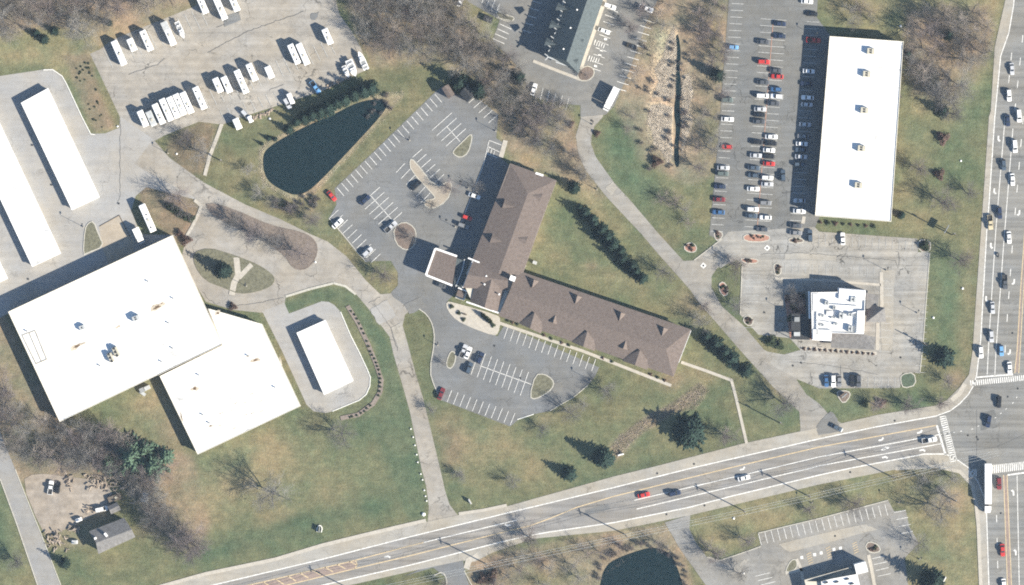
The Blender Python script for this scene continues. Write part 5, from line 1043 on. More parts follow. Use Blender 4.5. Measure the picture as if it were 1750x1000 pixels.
for i, (x, y) in enumerate([(289, 352), (296, 356), (303, 361), (310, 366), (318, 370), (326, 373)]): bush(x, y, 1.9, f'{ORD[i]} dark clipped evergreen from the north west in the office hedge', 'hedge shrubs by the office', 0, 0.0, 1.3)
for x, y, r_, k, lb in [(1122, 276, 2.6, 1, 'brown bush at the south end of the reeds'), (1318, 584, 2.8, 2, 'green bush south west of the restaurant car park'), (1332, 590, 2.2, 0, 'smaller green bush beside the restaurant drive'), (1580, 420, 2.3, 0, 'round bush in the corner bed of the restaurant car park'), (1611, 236, 2.8, 1, 'round brown bush ringed by mulch east of the store'), (1605, 298, 2.4, 1, 'round brown bush on the verge east of the store'), (1436, 636, 0.1, 1, ''), (1506, 688, 2.0, 1, 'russet bush on the verge north of the shoulder'), (1478, 690, 1.8, 0, 'green bush on the verge west of the russet one'), (824, 262, 0.1, 0, ''), (975, 212, 1.6, 1, 'brown bush by the bend of the service drive'), (1020, 228, 1.5, 1, 'dark bush on the grass east of the drive bend'), (398, 524, 1.8, 1, 'round brown bush by the warehouse corner'), (628, 152, 0.1, 0, ''), (318, 410, 2.4, 1, 'round purple brown bush at the warehouse north corner'), (306, 398, 1.6, 1, 'smaller brown bush by the warehouse north corner'), (352, 222, 0.1, 0, ''), (950, 322, 0.1, 0, ''), (1150, 632, 1.4, 1, 'brown bush at the hotel south east corner'), (840, 985, 3.0, 1, 'reddish bush south of the kerb ramp'), (824, 990, 2.6, 1, 'dark red bush beside the side road kerb')]:
    if lb: bush(x, y, r_, lb, 'lone bushes', k)
for i in range(5): bush(826+i*3.4-1, 538+i*3.2, 1.0, f'{ORD[i]} clipped conical evergreen from the west before the hotel lobby', 'clipped evergreens at the hotel lobby', 0, 0.1, 2.6)
for x, y, lb in [(784, 535, 'dark shrub on the triangular lobby bed'), (792, 546, 'low shrub beside the lobby bench'), (772, 524, 'shrub at the north end of the lobby terrace'), (843, 556, 'shrub at the south east tip of the lobby terrace')]: bush(x, y, 1.0, lb, 'lobby terrace shrubs', 2)
for (cx, cy, n_, sp, lb, g) in [(1179, 423, 6, 6, 'low shrub on the oval mulch bed by the drive mouth', 'shrubs on the oval mulch bed'), (1237, 494, 7, 6, 'low shrub on the upright oval mulch bed', 'shrubs on the upright oval bed'), (1293, 405, 6, 16, 'shrub on the long red planting island', 'shrubs on the long red island'), (1361, 411, 3, 8, 'shrub on the small tan island', 'shrubs on the small tan island'), (1280, 446, 6, 10, 'shrub on the red entry island', 'shrubs on the entry island'), (1329, 461, 4, 6, 'shrub on the island north west of the restaurant', 'shrubs north west of the restaurant'), (1227, 401, 3, 4, 'shrub on the tan foot island', 'shrubs on the tan foot island'), (1279, 549, 4, 5, 'bush on the south west restaurant island', 'bushes on the south west restaurant island'), (1490, 936, 5, 8, 'brown shrub on the bank bed', 'shrubs on the bank bed')]:
    for i in range(n_):
        bush(cx+VR.uniform(-sp, sp), cy+VR.uniform(-3, 3) if sp > 6 else cy+VR.uniform(-5, 5), VR.uniform(0.45, 0.9), lb, g, 1 if i % 3 else 0, 0.15)
for i in range(14): bush(1374+i*9.2 if i < 13 else 1492, 596+i*0.7, 0.6+0.25*VR.random(), f'{ORD[i]} low red brown shrub from the west, south of the restaurant', 'shrubs south of the restaurant', 1, 0.14)
for i in range(9): bush(1350+VR.uniform(-9, 32), 510+VR.uniform(-14, 40), VR.uniform(0.8, 1.7), 'leafy shrub crowding the restaurant terrace', 'shrubs on the restaurant terrace', 1 if i % 2 else 0, 0.16)
bare(1362, 512, 6, 'bare tree over the reddish restaurant terrace'); bare(1352, 498, 5, 'bare tree at the north west of the restaurant terrace')
bush_path = [(600, 532), (606, 538), (610, 545), (614, 553), (618, 562), (622, 570), (627, 583), (630, 592), (633, 601), (636, 607), (640, 613), (643, 620), (645, 626), (647, 632), (649, 640), (650, 647), (650, 654), (650, 661), (649, 669), (647, 676), (633, 693), (627, 698), (623, 703), (617, 706), (610, 710), (602, 712), (598, 713)]
for i, (x, y) in enumerate(bush_path): bush(x, y, 0.55, f'{ORD[i]} small dark shrub from the north in the curved mulch bed', 'shrubs of the curved mulch bed', 0, 0.19)
for i in range(26):
    a = VR.random(); y = 98+a*125; bush(118+a*45+VR.uniform(0, 34-a*8), y, VR.uniform(0.35, 0.6), 'small dark shrub on the brown slope by the storage yard', 'shrubs of the brown slope', 0, 0.0)
# shrubs against the store south wall and hotel wing
for i in range(8): bush(1402+i*13, 380+i*1.0, VR.uniform(0.7, 1.1), f'{ORD[i]} low shrub from the west along the store south wall', 'shrubs at the store south wall', 2 if i % 2 else 1)
for i, (x, y) in enumerate([(868, 548), (876, 551), (884, 554), (930, 573), (942, 579), (960, 586), (972, 590), (1030, 612), (1046, 618), (1112, 640), (1124, 645), (1136, 650)]): bush(x, y, 0.7, f'{ORD[i]} low shrub from the west in the bed along the hotel front', 'shrubs along the hotel front', i % 2)
bush_e = [(1536, 150), (1538, 165), (1535, 182), (1533, 200), (1530, 222)]
for i, (x, y) in enumerate(bush_e): bbush(x, y, 1.2, f'{ORD[i]} reddish bare shrub from the north along the store east wall', 'bare shrubs along the store east wall')
for i in range(22):
    x, y = VR.choice([(640, 340), (505, 350), (520, 345), (490, 346), (455, 320), (650, 185), (670, 170)]); 
    bbush(x*0+VR.uniform(470, 545), VR.uniform(335, 366), VR.uniform(1.0, 1.8), 'bare brush at the south end of the pond', 'bare brush by the pond', i % 2)
for i in range(14): bbush(VR.uniform(628, 672), VR.uniform(160, 200), VR.uniform(0.9, 1.5), 'bare brush at the north east tip of the pond', 'bare brush at the pond tip', i % 2)

for i in range(34):
    a = 3.3+i*0.115; bbush(1098+math.cos(a)*74*VR.uniform(.95, 1.15), 1000+math.sin(a)*66*VR.uniform(.95, 1.2), VR.uniform(.9, 1.9), 'bare brush on the bank of the south pond', 'bare brush round the south pond', i % 2)
for i in range(46):
    bbush(VR.choice([VR.gauss(1168, 4), VR.gauss(1149, 5), VR.gauss(1112, 9)]), VR.uniform(60, 290), VR.uniform(.7, 1.7), 'bare brush beside the narrow ditch in the reeds', 'bare brush along the ditch', i % 2)
# stuff: undergrowth, reeds, stones
def scatter(polys, n, seed):
    r = random.Random(seed); out = []
    bx = [(min(p[0] for p in q), max(p[0] for p in q), min(p[1] for p in q), max(p[1] for p in q)) for q in polys]
    ar = [(b[1]-b[0])*(b[3]-b[2]) for b in bx]
    while len(out) < n:
        i = r.choices(range(len(polys)), ar)[0]; b = bx[i]; x, y = r.uniform(b[0], b[1]), r.uniform(b[2], b[3])
        if inside(polys[i], x, y): out.append((x, y))
    return out
def twig_stuff(name, polys, n, hr, mat, label, seed, rad=0.02, lean=0.7):
    r = random.Random(seed); segs = []
    for x, y in scatter(polys, n, seed):
        p = W(x, y); h = r.uniform(*hr)
        e = p+Vector((r.uniform(-lean, lean)*h, r.uniform(-lean, lean)*h, h)); segs.append((tuple(p), tuple(e), rad, rad*0.4))
    o = bpy.data.objects.new(name, seg_mesh(name, segs, mat, 3)); COL.objects.link(o); return tag(o, label, kind='stuff')
woods = [[(0, 0), (330, 0), (180, 45), (140, 66), (20, 60), (0, 64)], [(585, 0), (785, 0), (842, 80), (770, 108), (640, 110), (615, 70)], [(775, 100), (842, 80), (900, 115), (905, 165), (975, 195), (980, 240), (1030, 335), (985, 305), (885, 240), (850, 190)], [(1185, 0), (1240, 0), (1222, 260), (1190, 310), (1182, 290)], [(1125, 0), (1155, 0), (1110, 80), (1085, 260), (1060, 240), (1080, 130)], [(1545, 15), (1690, 15), (1690, 90), (1640, 175), (1560, 140)], [(0, 630), (90, 732), (300, 770), (340, 960), (200, 820), (0, 790)], [(820, 975), (1140, 905), (1100, 935), (1020, 1000), (820, 1000)]]
twig_stuff('undergrowth', woods, 12000, (0.2, 0.9), M['twig_wood'], 'grey brown brush and saplings under the bare woods', 3, 0.03, 1.0)
twig_stuff('reeds', [[(1140, 70), (1152, 44), (1156, 90), (1152, 168), (1116, 166), (1126, 140), (1119, 118), (1134, 98)], [(1112, 182), (1128, 178), (1150, 184), (1147, 232), (1150, 262), (1142, 282), (1134, 262), (1118, 248), (1116, 226), (1106, 210)], [(1166, 130), (1178, 126), (1184, 160), (1176, 185), (1184, 210), (1172, 236), (1166, 262)]], 30000, (0.06, 0.25), M['reed'], 'dry pale reeds filling the marsh strip', 4, 0.05, 4.0)
twig_stuff('reed_litter', [[(1110, 60), (1156, 40), (1156, 170), (1110, 175)], [(1106, 178), (1150, 178), (1144, 285), (1104, 240)], [(1163, 110), (1190, 130), (1184, 260), (1164, 280)]], 4000, (0.1, 0.5), M['reed_dark'], 'flattened brown reeds between the standing ones', 5, 0.05, 2.2)
edge = [(447, 292), (445, 262), (456, 246), (492, 226), (540, 204), (572, 190), (614, 168), (656, 162), (690, 158), (655, 205), (602, 260), (564, 299), (540, 326), (505, 342), (470, 326), (452, 312)]
er = []; rr_ = random.Random(8)
for i in range(len(edge)):
    a, b_ = edge[i], edge[(i+1) % len(edge)]
    for _ in range(260):
        t = rr_.random(); x = a[0]+(b_[0]-a[0])*t+rr_.gauss(0, 1.8); y = a[1]+(b_[1]-a[1])*t+rr_.gauss(0, 1.8); p = W(x, y); h = rr_.uniform(0.15, 0.5)
        er.append((tuple(p), tuple(p+Vector((rr_.uniform(-1, 1)*h, rr_.uniform(-1, 1)*h, h))), 0.016, 0.01))
o = bpy.data.objects.new('bank_reeds', seg_mesh('bank_reeds', er, M['reed'], 3)); COL.objects.link(o); tag(o, 'dry tan reeds along the bank of the pond', kind='stuff')
def stone_stuff(name, polys, n, sr, mat, label, seed):
    r = random.Random(seed); b = MB()
    for x, y in scatter(polys, n, seed):
        p = W(x, y); s_ = r.uniform(*sr); a = r.random()*6.28
        vs = []
        for k in range(5): vs.append((p.x+s_*r.uniform(.7, 1.2)*math.cos(a+k*1.257), p.y+s_*r.uniform(.6, 1.1)*math.sin(a+k*1.257), 0.0))
        vs.append((p.x, p.y, s_*r.uniform(.5, .9))); b.add(vs, [(k, (k+1) % 5, 5) for k in range(5)])
    return tag(b.build(name, mat), label, kind='stuff')
stone_stuff('creek_stones', [[(1048, 790), (1044, 762), (1060, 742), (1092, 724), (1110, 708), (1150, 690), (1180, 668), (1194, 658), (1200, 668), (1188, 690), (1160, 700), (1110, 722), (1090, 745), (1064, 776)]], 500, (0.1, 0.36), M['rock'], 'loose stones lining the dry creek', 6)
twig_stuff('creek_weeds', [[(1050, 780), (1048, 760), (1092, 720), (1150, 688), (1196, 654), (1212, 668), (1190, 700), (1150, 706), (1096, 744)]], 3500, (0.2, 0.7), M['reed_dark'], 'dead brown weeds along the dry creek', 9, 0.03, 1.2)
stone_stuff('boulders', [[(560, 152), (600, 136), (596, 128), (556, 146)], [(430, 200), (470, 184), (474, 190), (436, 206)]], 60, (0.3, 0.8), M['rock'], 'loose boulders along the foot of the trailer lot', 7)
t = empty('culvert', W(1061, 777), R(15), 'pale concrete culvert end beside the large spruce', 'culvert')
child('headwall', MB().box((0, 0, 0.4), (2.4, 0.5, 0.8)).mesh('headwall', M['white']), t); child('pipe', MB().tube((0, -0.3, 0.35), (0, 1.6, 0.35), 0.35, 0.35, 10).mesh('pipe', M['dark']), t)
# log piles in the yard: each log of a pile is a part
def log_pile(x, y, n, spread, label, seed):
    r = random.Random(seed); t = empty('log_pile', W(x, y), 0, label, 'log pile')
    base = MB().tube((-1, 0, 0), (1, 0, 0), 0.24, 0.22, 7).mesh('log', M['log'])
    for i in range(n):
        o = child('log', base, t, (r.gauss(0, spread[0]), r.gauss(0, spread[1]), 0.22+0.35*r.random()*(1 if i % 3 else 3)))
        o.rotation_euler = (0, r.uniform(-.2, .2), r.uniform(0, 3.1)); k = r.uniform(0.5, 1.0); o.scale = (k, 1, 1)
log_pile(186, 814, 60, (3.2, 2.2), 'large heap of sawn logs north of the gravel yard', 1)
log_pile(200, 832, 36, (3.6, 1.6), 'long heap of logs by the shed', 2)
log_pile(228, 842, 22, (2.2, 1.6), 'grey heap of logs east of the yard', 4)
log_pile(97, 921, 40, (2.0, 2.0), 'heap of split logs beside the side street', 3)
log_pile(152, 873, 10, (0.9, 0.7), 'little stack of logs north of the house', 5)
log_pile(170, 826, 24, (2.0, 1.0), 'low spread of logs at the north edge of the gravel yard', 7)
log_pile(128, 906, 16, (1.2, .8), 'scattered logs between the side street and the house', 8)
log_pile(118, 820, 14, (0.8, 1.6), 'upright narrow stack of logs at the yard edge', 6)

# ------------------------------------------------------------------ vehicles
def car_kit(kind):
    P = {'sedan': dict(L=4.8, w=.92, hood=.90, cab=((-1.95, 1.02), (-1.15, .25)), top=1.45, zb=.86),
         'hatchback': dict(L=4.2, w=.88, hood=.92, cab=((-2.0, .85), (-1.55, .15)), top=1.5, zb=.90),
         'suv': dict(L=4.8, w=.97, hood=1.02, cab=((-2.32, .95), (-2.0, .25)), top=1.75, zb=1.0),
         'minivan': dict(L=5.0, w=.98, hood=1.0, cab=((-2.45, 1.45), (-2.2, .65)), top=1.8, zb=.98),
         'pickup': dict(L=5.7, w=1.0, hood=1.12, cab=((-.75, 1.35), (-.45, .65)), top=1.85, zb=1.1)}[kind]
    L, w, zb, top = P['L'], P['w'], P['zb'], P['top']; h = L/2; hd = P['hood']
    def sec(x, z0, z1, ww): return [(x, -ww*.94, z0), (x, -ww, (z0+z1)*.5), (x, -ww*.9, z1), (x, ww*.9, z1), (x, ww, (z0+z1)*.5), (x, ww*.94, z0)]
    b = MB(); rear = zb if kind != 'sedan' else .92
    (c0, c1), (r0, r1) = P['cab']
    if kind == 'pickup':
        b.loft([sec(-.75, .35, zb, w), sec(1.3, .33, hd, w), sec(h-.35, .38, hd*.93, w*.95), sec(h, .45, hd*.72, w*.8)])
        b.box((-h/2-.4, 0, .55), (h-.7, w*1.96, .4)); 
        for s_ in (-1, 1): b.box((-h/2-.4, s_*w*.93, .9), (h-.7, .12, .42))
        b.box((-h+.06, 0, .9), (.1, w*1.74, .42))
    else:
        b.loft([sec(-h, .45, rear*.86, w*.82), sec(-h+.25, .33, rear*.98, w*.95), sec(-h+1.0, .28, zb, w), sec(c1, .28, hd*.98, w), sec(h-.4, .32, hd*.88, w*.94), sec(h, .42, hd*.70, w*.78)])
    wb, wt_ = w*.88, w*.70
    Bf = [(c0, -wb, zb-.04), (c1, -wb, zb-.04), (c1, wb, zb-.04), (c0, wb, zb-.04)]; T = [(r0, -wt_, top), (r1, -wt_, top), (r1, wt_, top), (r0, wt_, top)]
    b.add(Bf+T, [(4, 5, 6, 7), (0, 1, 5, 4), (1, 2, 6, 5), (2, 3, 7, 6), (3, 0, 4, 7)])
    def pane(q, m=.1):
        q = [Vector(p) for p in q]; c = sum(q, Vector())/4; return [p.lerp(c, m) for p in q]
    ws = MB().slab(pane((Bf[1], Bf[2], T[2], T[1])), .012); rw = MB().slab(pane((Bf[3], Bf[0], T[0], T[3])), .012)
    s1 = MB().slab(pane((Bf[0], Bf[1], T[1], T[0]), .14), .012); s2 = MB().slab(pane((Bf[2], Bf[3], T[3], T[2]), .14), .012)
    wl_ = []
    for sx in (-h*.60, h*.60):
        for sy in (-1, 1): wl_.append((sx, sy*(w-.10), .33))
    wheel = MB().tube((0, -.11, 0), (0, .11, 0), .33, .33, 12).mesh('wheel', M['tyre'])
    body = b.mesh('car_body', M['car white'])
    return dict(body=body, parts=[('windscreen', ws.mesh('windscreen', M['glass'])), ('rear_window', rw.mesh('rear_window', M['glass'])), ('side_window', s1.mesh('side_window', M['glass'])), ('side_window', s2.mesh('side_window', M['glass']))] +
                ([('bed_liner', MB().box((-h/2-.4, 0, .765), (h-.85, w*1.7, .03)).mesh('bed_liner', M['dark']))] if kind == 'pickup' else []), wheel=wheel, wl=wl_)
KIT = {k: car_kit(k) for k in ('sedan', 'hatchback', 'suv', 'minivan', 'pickup')}
PROTO = {}
def car(x, y, ang, kind, colour, label, group, z=0.13):
    # ang: heading in the picture, degrees counter-clockwise from +x
    if kind not in PROTO:
        k = KIT[kind]; o = bpy.data.objects.new({'suv': 'off_road_car', 'pickup': 'pickup_truck'}.get(kind, kind), k['body']); COL.objects.link(o)
        for nm, m in k['parts']: child(nm, m, o)
        for p in k['wl']: child('wheel', k['wheel'], o, p)
        PROTO[kind] = o
    else:
        src = PROTO[kind]; o = src.copy(); COL.objects.link(o)
        for c in src.children:
            d = c.copy(); COL.objects.link(d); d.parent = o
    o.location = W(x, y, z); o.rotation_euler = (0, 0, R(ang)); s_ = 1.0+0.03*math.sin(x*7+y*3); o.scale = (s_, s_, s_)
    set_mat(o, M['car '+colour]); tag(o, label, {'pickup': 'pickup'}.get(kind, 'car'), group); return o
KN = {'suv': 'SUV', 'pickup': 'pickup', 'sedan': 'sedan', 'hatchback': 'hatchback', 'minivan': 'minivan'}
def car_row(lst, where, group, ang):
    for i, (x, y, kind, colour) in enumerate(sorted(lst, key=lambda c: c[1])):
        car(x, y, ang+VR.uniform(-1.5, 1.5)+(180 if VR.random() < .3 else 0), kind, colour, f'{colour} {KN[kind]}, {ORD[i]} from north, {where}, store car park', group)
G1 = 'cars parked beside the store'
car_row([(1253, 81, 'hatchback', 'light blue'), (1242, 171, 'suv', 'green grey'), (1243, 204, 'sedan', 'white'), (1242, 251, 'hatchback', 'red'), (1236, 287, 'sedan', 'silver'), (1235, 297, 'suv', 'green grey'), (1230, 319, 'sedan', 'navy'), (1229, 341, 'sedan', 'dark red'), (1228, 363, 'sedan', 'blue')], 'west row', G1, -3)
car_row([(1304, 72, 'sedan', 'dark grey'), (1305, 106, 'suv', 'red'), (1304, 141, 'sedan', 'dark grey'), (1303, 164, 'minivan', 'white'), (1299, 187, 'sedan', 'silver'), (1297, 196, 'sedan', 'black'), (1297, 208, 'sedan', 'dark grey'), (1293, 243, 'sedan', 'black'), (1292, 266, 'sedan', 'silver'), (1288, 287, 'sedan', 'slate'), (1287, 300, 'hatchback', 'slate'), (1287, 323, 'sedan', 'white'), (1286, 358, 'suv', 'white'), (1284, 369, 'sedan', 'slate')], 'west side of the middle row', G1, -3)
car_row([(1333, 41, 'sedan', 'navy'), (1332, 62, 'sedan', 'navy'), (1326, 121, 'sedan', 'dark grey'), (1328, 131, 'sedan', 'red'), (1326, 153, 'hatchback', 'blue'), (1327, 165, 'suv', 'white'), (1322, 177, 'sedan', 'dark grey'), (1318, 234, 'sedan', 'white'), (1317, 245, 'sedan', 'black'), (1314, 257, 'sedan', 'white'), (1313, 267, 'sedan', 'black'), (1314, 280, 'sedan', 'red'), (1311, 304, 'suv', 'white'), (1311, 315, 'sedan', 'silver'), (1308, 347, 'suv', 'grey'), (1308, 372, 'sedan', 'white'), (1302, 392, 'sedan', 'dark grey')], 'east side of the middle row', G1, -3)
car_row([(1379, 3, 'sedan', 'white'), (1387, 24, 'sedan', 'black'), (1390, 69, 'pickup', 'red'), (1382, 122, 'sedan', 'white'), (1378, 143, 'sedan', 'navy'), (1380, 167, 'sedan', 'white'), (1379, 179, 'sedan', 'silver'), (1376, 213, 'sedan', 'silver'), (1372, 233, 'sedan', 'grey'), (1370, 246, 'sedan', 'white'), (1369, 256, 'sedan', 'slate'), (1369, 268, 'sedan', 'silver'), (1365, 281, 'hatchback', 'slate'), (1366, 343, 'sedan', 'silver'), (1366, 361, 'sedan', 'white'), (1360, 386, 'sedan', 'dark grey'), (1360, 398, 'sedan', 'grey')], 'east row', G1, -3)
car(1338, 300, 92, 'suv', 'slate', 'dark slate SUV driving in the eastern aisle of the store car park', G1)
car(1440, 408, 92, 'sedan', 'white', 'white sedan alone on the pale paving south of the store', None); car(1384, 403, 92, 'suv', 'slate', 'dark blue grey SUV parked at the foot of the store car park', None)
G2 = 'cars parked south of the restaurant'
for x, k, c, lb in [(1412, 'sedan', 'blue', 'dark blue sedan, westernmost of the cars south of the restaurant'), (1424, 'suv', 'white', 'white SUV between the blue and grey ones south of the restaurant'), (1434, 'sedan', 'grey', 'grey sedan beside the white one south of the restaurant'), (1456, 'suv', 'black', 'black SUV, second from the east south of the restaurant'), (1467, 'suv', 'dark grey', 'dark grey SUV, easternmost south of the restaurant')]: car(x, 651, -88, k, c, lb, G2)
G3 = 'cars on the main road'
car(1100, 846, 13, 'sedan', 'red', 'red sedan on the main road behind the navy one', G3); car(1153, 843, 13, 'suv', 'navy', 'navy SUV on the main road between the red and white cars', G3); car(1271, 817, 13, 'sedan', 'white', 'white sedan on the main road below a turn arrow', G3)
car(1588, 752, 10, 'pickup', 'white', 'white pickup waiting at the stop bar of the main road', G3); car(1430, 731, -27, 'sedan', 'slate', 'dark slate sedan leaving the service drive onto the main road', G3)
G4 = 'cars on the wide east road'
for x, y, a, k, c, lb in [(1729, 118, -86, 'sedan', 'silver', 'silver sedan, northernmost on the wide road'), (1724, 163, -86, 'suv', 'white', 'white SUV south of the silver sedan on the wide road'), (1741, 198, -86, 'minivan', 'white', 'white minivan beside the navy sedan on the wide road'), (1722, 206, -86, 'sedan', 'navy', 'navy sedan beside the white minivan on the wide road'), (1734, 250, -86, 'minivan', 'white', 'white minivan east of the dark hatchback on the wide road'), (1715, 282, -86, 'hatchback', 'slate', 'dark hatchback near a left turn arrow on the wide road'), (1730, 307, -86, 'sedan', 'white', 'white sedan south of the minivan on the wide road'), (1708, 364, -86, 'suv', 'navy', 'navy SUV beside the pale gold pickup'), (1692, 380, -86, 'pickup', 'gold', 'pale gold pickup at the kerb of the wide road'), (1724, 406, -86, 'sedan', 'white', 'white sedan south of the gold pickup'), (1717, 482, -86, 'pickup', 'dark grey', 'dark grey pickup on the wide road near the restaurant'), (1696, 526, -86, 'sedan', 'silver', 'silver sedan south of the last turn arrow at the kerb lane'), (1694, 575, -86, 'suv', 'silver', 'silver SUV in the second lane near the junction'), (1676, 602, -86, 'suv', 'white', 'white SUV in the kerb lane near the junction'), (1711, 599, -86, 'hatchback', 'light blue', 'pale blue hatchback in the third lane near the junction'), (1725, 629, -86, 'sedan', 'white', 'white sedan at the stop bar of the wide road'), (1707, 687, -94, 'suv', 'black', 'black SUV inside the junction'), (1689, 720, -100, 'suv', 'navy', 'navy SUV inside the junction, nearer the zebra crossing'), (1707, 826, -88, 'suv', 'dark red', 'dark red SUV beside the long lorry'), (1713, 940, -86, 'sedan', 'red', 'red sedan south of the long lorry'), (1715, 999, -86, 'sedan', 'white', 'white sedan cut by the south edge on the wide road')]: car(x, y, a, k, c, lb, G4)
G5 = 'cars at the brown roofed hotel'
for x, y, a, k, c, lb in [(567, 335, -50, 'sedan', 'red', 'red sedan at the north west edge of the hotel car park'), (624, 342, 42, 'sedan', 'navy', 'navy sedan at the end of the slanting double bays'), (577, 382, 42, 'sedan', 'white', 'white sedan at the west edge of the hotel car park'), (668, 388, 42, 'pickup', 'silver', 'silver pickup beside the kerbed tree bed'), (628, 431, 42, 'suv', 'silver', 'silver SUV at the south west edge of the upper car park'), (711, 317, 42, 'sedan', 'black', 'black sedan beside the long tan island'), (811, 335, -20, 'sedan', 'white', 'white sedan half in the hotel shadow'), (798, 372, -20, 'hatchback', 'red', 'red hatchback half in the hotel shadow'), (792, 386, -20, 'suv', 'grey', 'grey SUV south of the red hatchback'), (755, 488, -20, 'sedan', 'dark grey', 'dark sedan in the shade below the hotel canopy'), (792, 600, 68, 'pickup', 'silver', 'silver pickup at the west end of the lower double bays'), (800, 603, 68, 'sedan', 'white', 'white sedan beside the silver pickup in the lower car park'), (821, 612, 68, 'suv', 'navy', 'navy SUV in the north side of the lower double bays'), (802, 629, 68, 'suv', 'slate', 'slate SUV in the south side of the lower double bays'), (754, 673, 68, 'sedan', 'dark red', 'dark red sedan at the west corner of the lower car park')]: car(x, y, a, k, c, lb, G5)
G6 = 'cars at the green roofed hotel'
for x, y, a, k, c, lb in [(787, 2, 70, 'sedan', 'white', 'white sedan at the north west corner of the north car park'), (1042, 11, -20, 'suv', 'white', 'northern white SUV beside the tan walk'), (1032, 53, -20, 'sedan', 'white', 'white sedan south of the white SUV by the tan walk'), (1104, 15, -18, 'pickup', 'white', 'white pickup at the north east corner of the north car park'), (1079, 79, -18, 'sedan', 'black', 'black sedan in the east bays of the north car park'), (912, 153, 72, 'sedan', 'white', 'white sedan beside the four south bays of the north car park')]: car(x, y, a, k, c, lb, G6)
car(87, 833, 82, 'pickup', 'white', 'white pickup parked in the gravel yard', None, 0.06); car(99, 833, 82, 'suv', 'black', 'black SUV beside the white pickup in the gravel yard', None, 0.06)
car(174, 870, 12, 'minivan', 'white', 'white van parked north of the small house', None, 0.06); car(420, 196, -48, 'suv', 'silver', 'silver SUV at the south edge of the trailer lot', None); car(539, 149, -55, 'pickup', 'light blue', 'light blue pickup at the south edge of the trailer lot', None); car(491, 177, -60, 'suv', 'silver', 'silver SUV beside the small white trailer', None)

# trailers, motorhomes, boats
def box_body(L, w, z0, z1, slope=0.25):
    def sec(x, k, zl, zh): return [(x, -w*k, zl), (x, -w*k, zh-.22), (x, -w*k+.18, zh), (x, w*k-.18, zh), (x, w*k, zh-.22), (x, w*k, zl)]
    return MB().loft([sec(-L/2, .96, z0, z1-.15), sec(-L/2+.25, 1, z0, z1), sec(L/2-.5, 1, z0, z1), sec(L/2-.08, .98, z0+.1, z1-slope), sec(L/2, .92, z0+.3, z1-slope-.6)])
def trailer(x, y, L, ang, label, vents=2, kind='travel_trailer', seed=0, mat=None, h=3.05, w=1.24, tarp=False):
    r = random.Random(seed); cat = 'motorhome' if kind == 'motorhome' else 'trailer'
    t = empty(kind, W(x, y, 0.13), R(ang), label, cat, 'trailers and motorhomes stored in the lot')
    child('body', box_body(L, w, .55, h).mesh('body', mat or M['white']), t)
    for i in range(vents):
        px_ = -L/2+L*(i+.7)/(vents+.4); child('roof_vent', MB().box((px_, r.uniform(-.3, .3), h+.07), (.55, .55, .16)).mesh('roof_vent', M['dark'] if i % 2 == seed % 2 else M['unit_grey']), t)
    if L > 5: child('air_conditioner', MB().box((L*.02+.5, 0, h+.14), (.95, .75, .28)).mesh('air_conditioner', M['unit']), t)
    for s_ in (-1, 1):
        child('window', MB().box((.2, s_*(w+.005), 1.9), (1.3, .03, .6)).mesh('window', M['glass']), t)
        for dx in ((-.45, .45) if kind != 'motorhome' else (-L*.3, L*.36)): child('wheel', MB().tube((dx, s_*(w-.28), .36), (dx, s_*(w-.02), .36), .36, .36, 12).mesh('wheel', M['tyre']), t)
    if kind == 'motorhome':
        child('windscreen', MB().slab([(L/2+.0, -w*.8, 1.3), (L/2+.0, w*.8, 1.3), (L/2-.1, w*.85, 2.1), (L/2-.1, -w*.85, 2.1)], .03).mesh('windscreen', M['glass']), t)
    else: child('hitch', MB().tube((L/2-.2, -.6, .5), (L/2+1.1, 0, .5), .06, .06, 6).tube((L/2-.2, .6, .5), (L/2+1.1, 0, .5), .06, .06, 6).mesh('hitch', M['dark']), t)
    if tarp: child('tarpaulin', MB().box((-L*.32, 0, h+.05), (L*.36, w*2.06, .14)).mesh('tarpaulin', M['unit_grey']), t)
    return t
up, mid, low = 'upper row of the trailer lot', 'middle row of the trailer lot', 'packed south west row'
A0 = -66
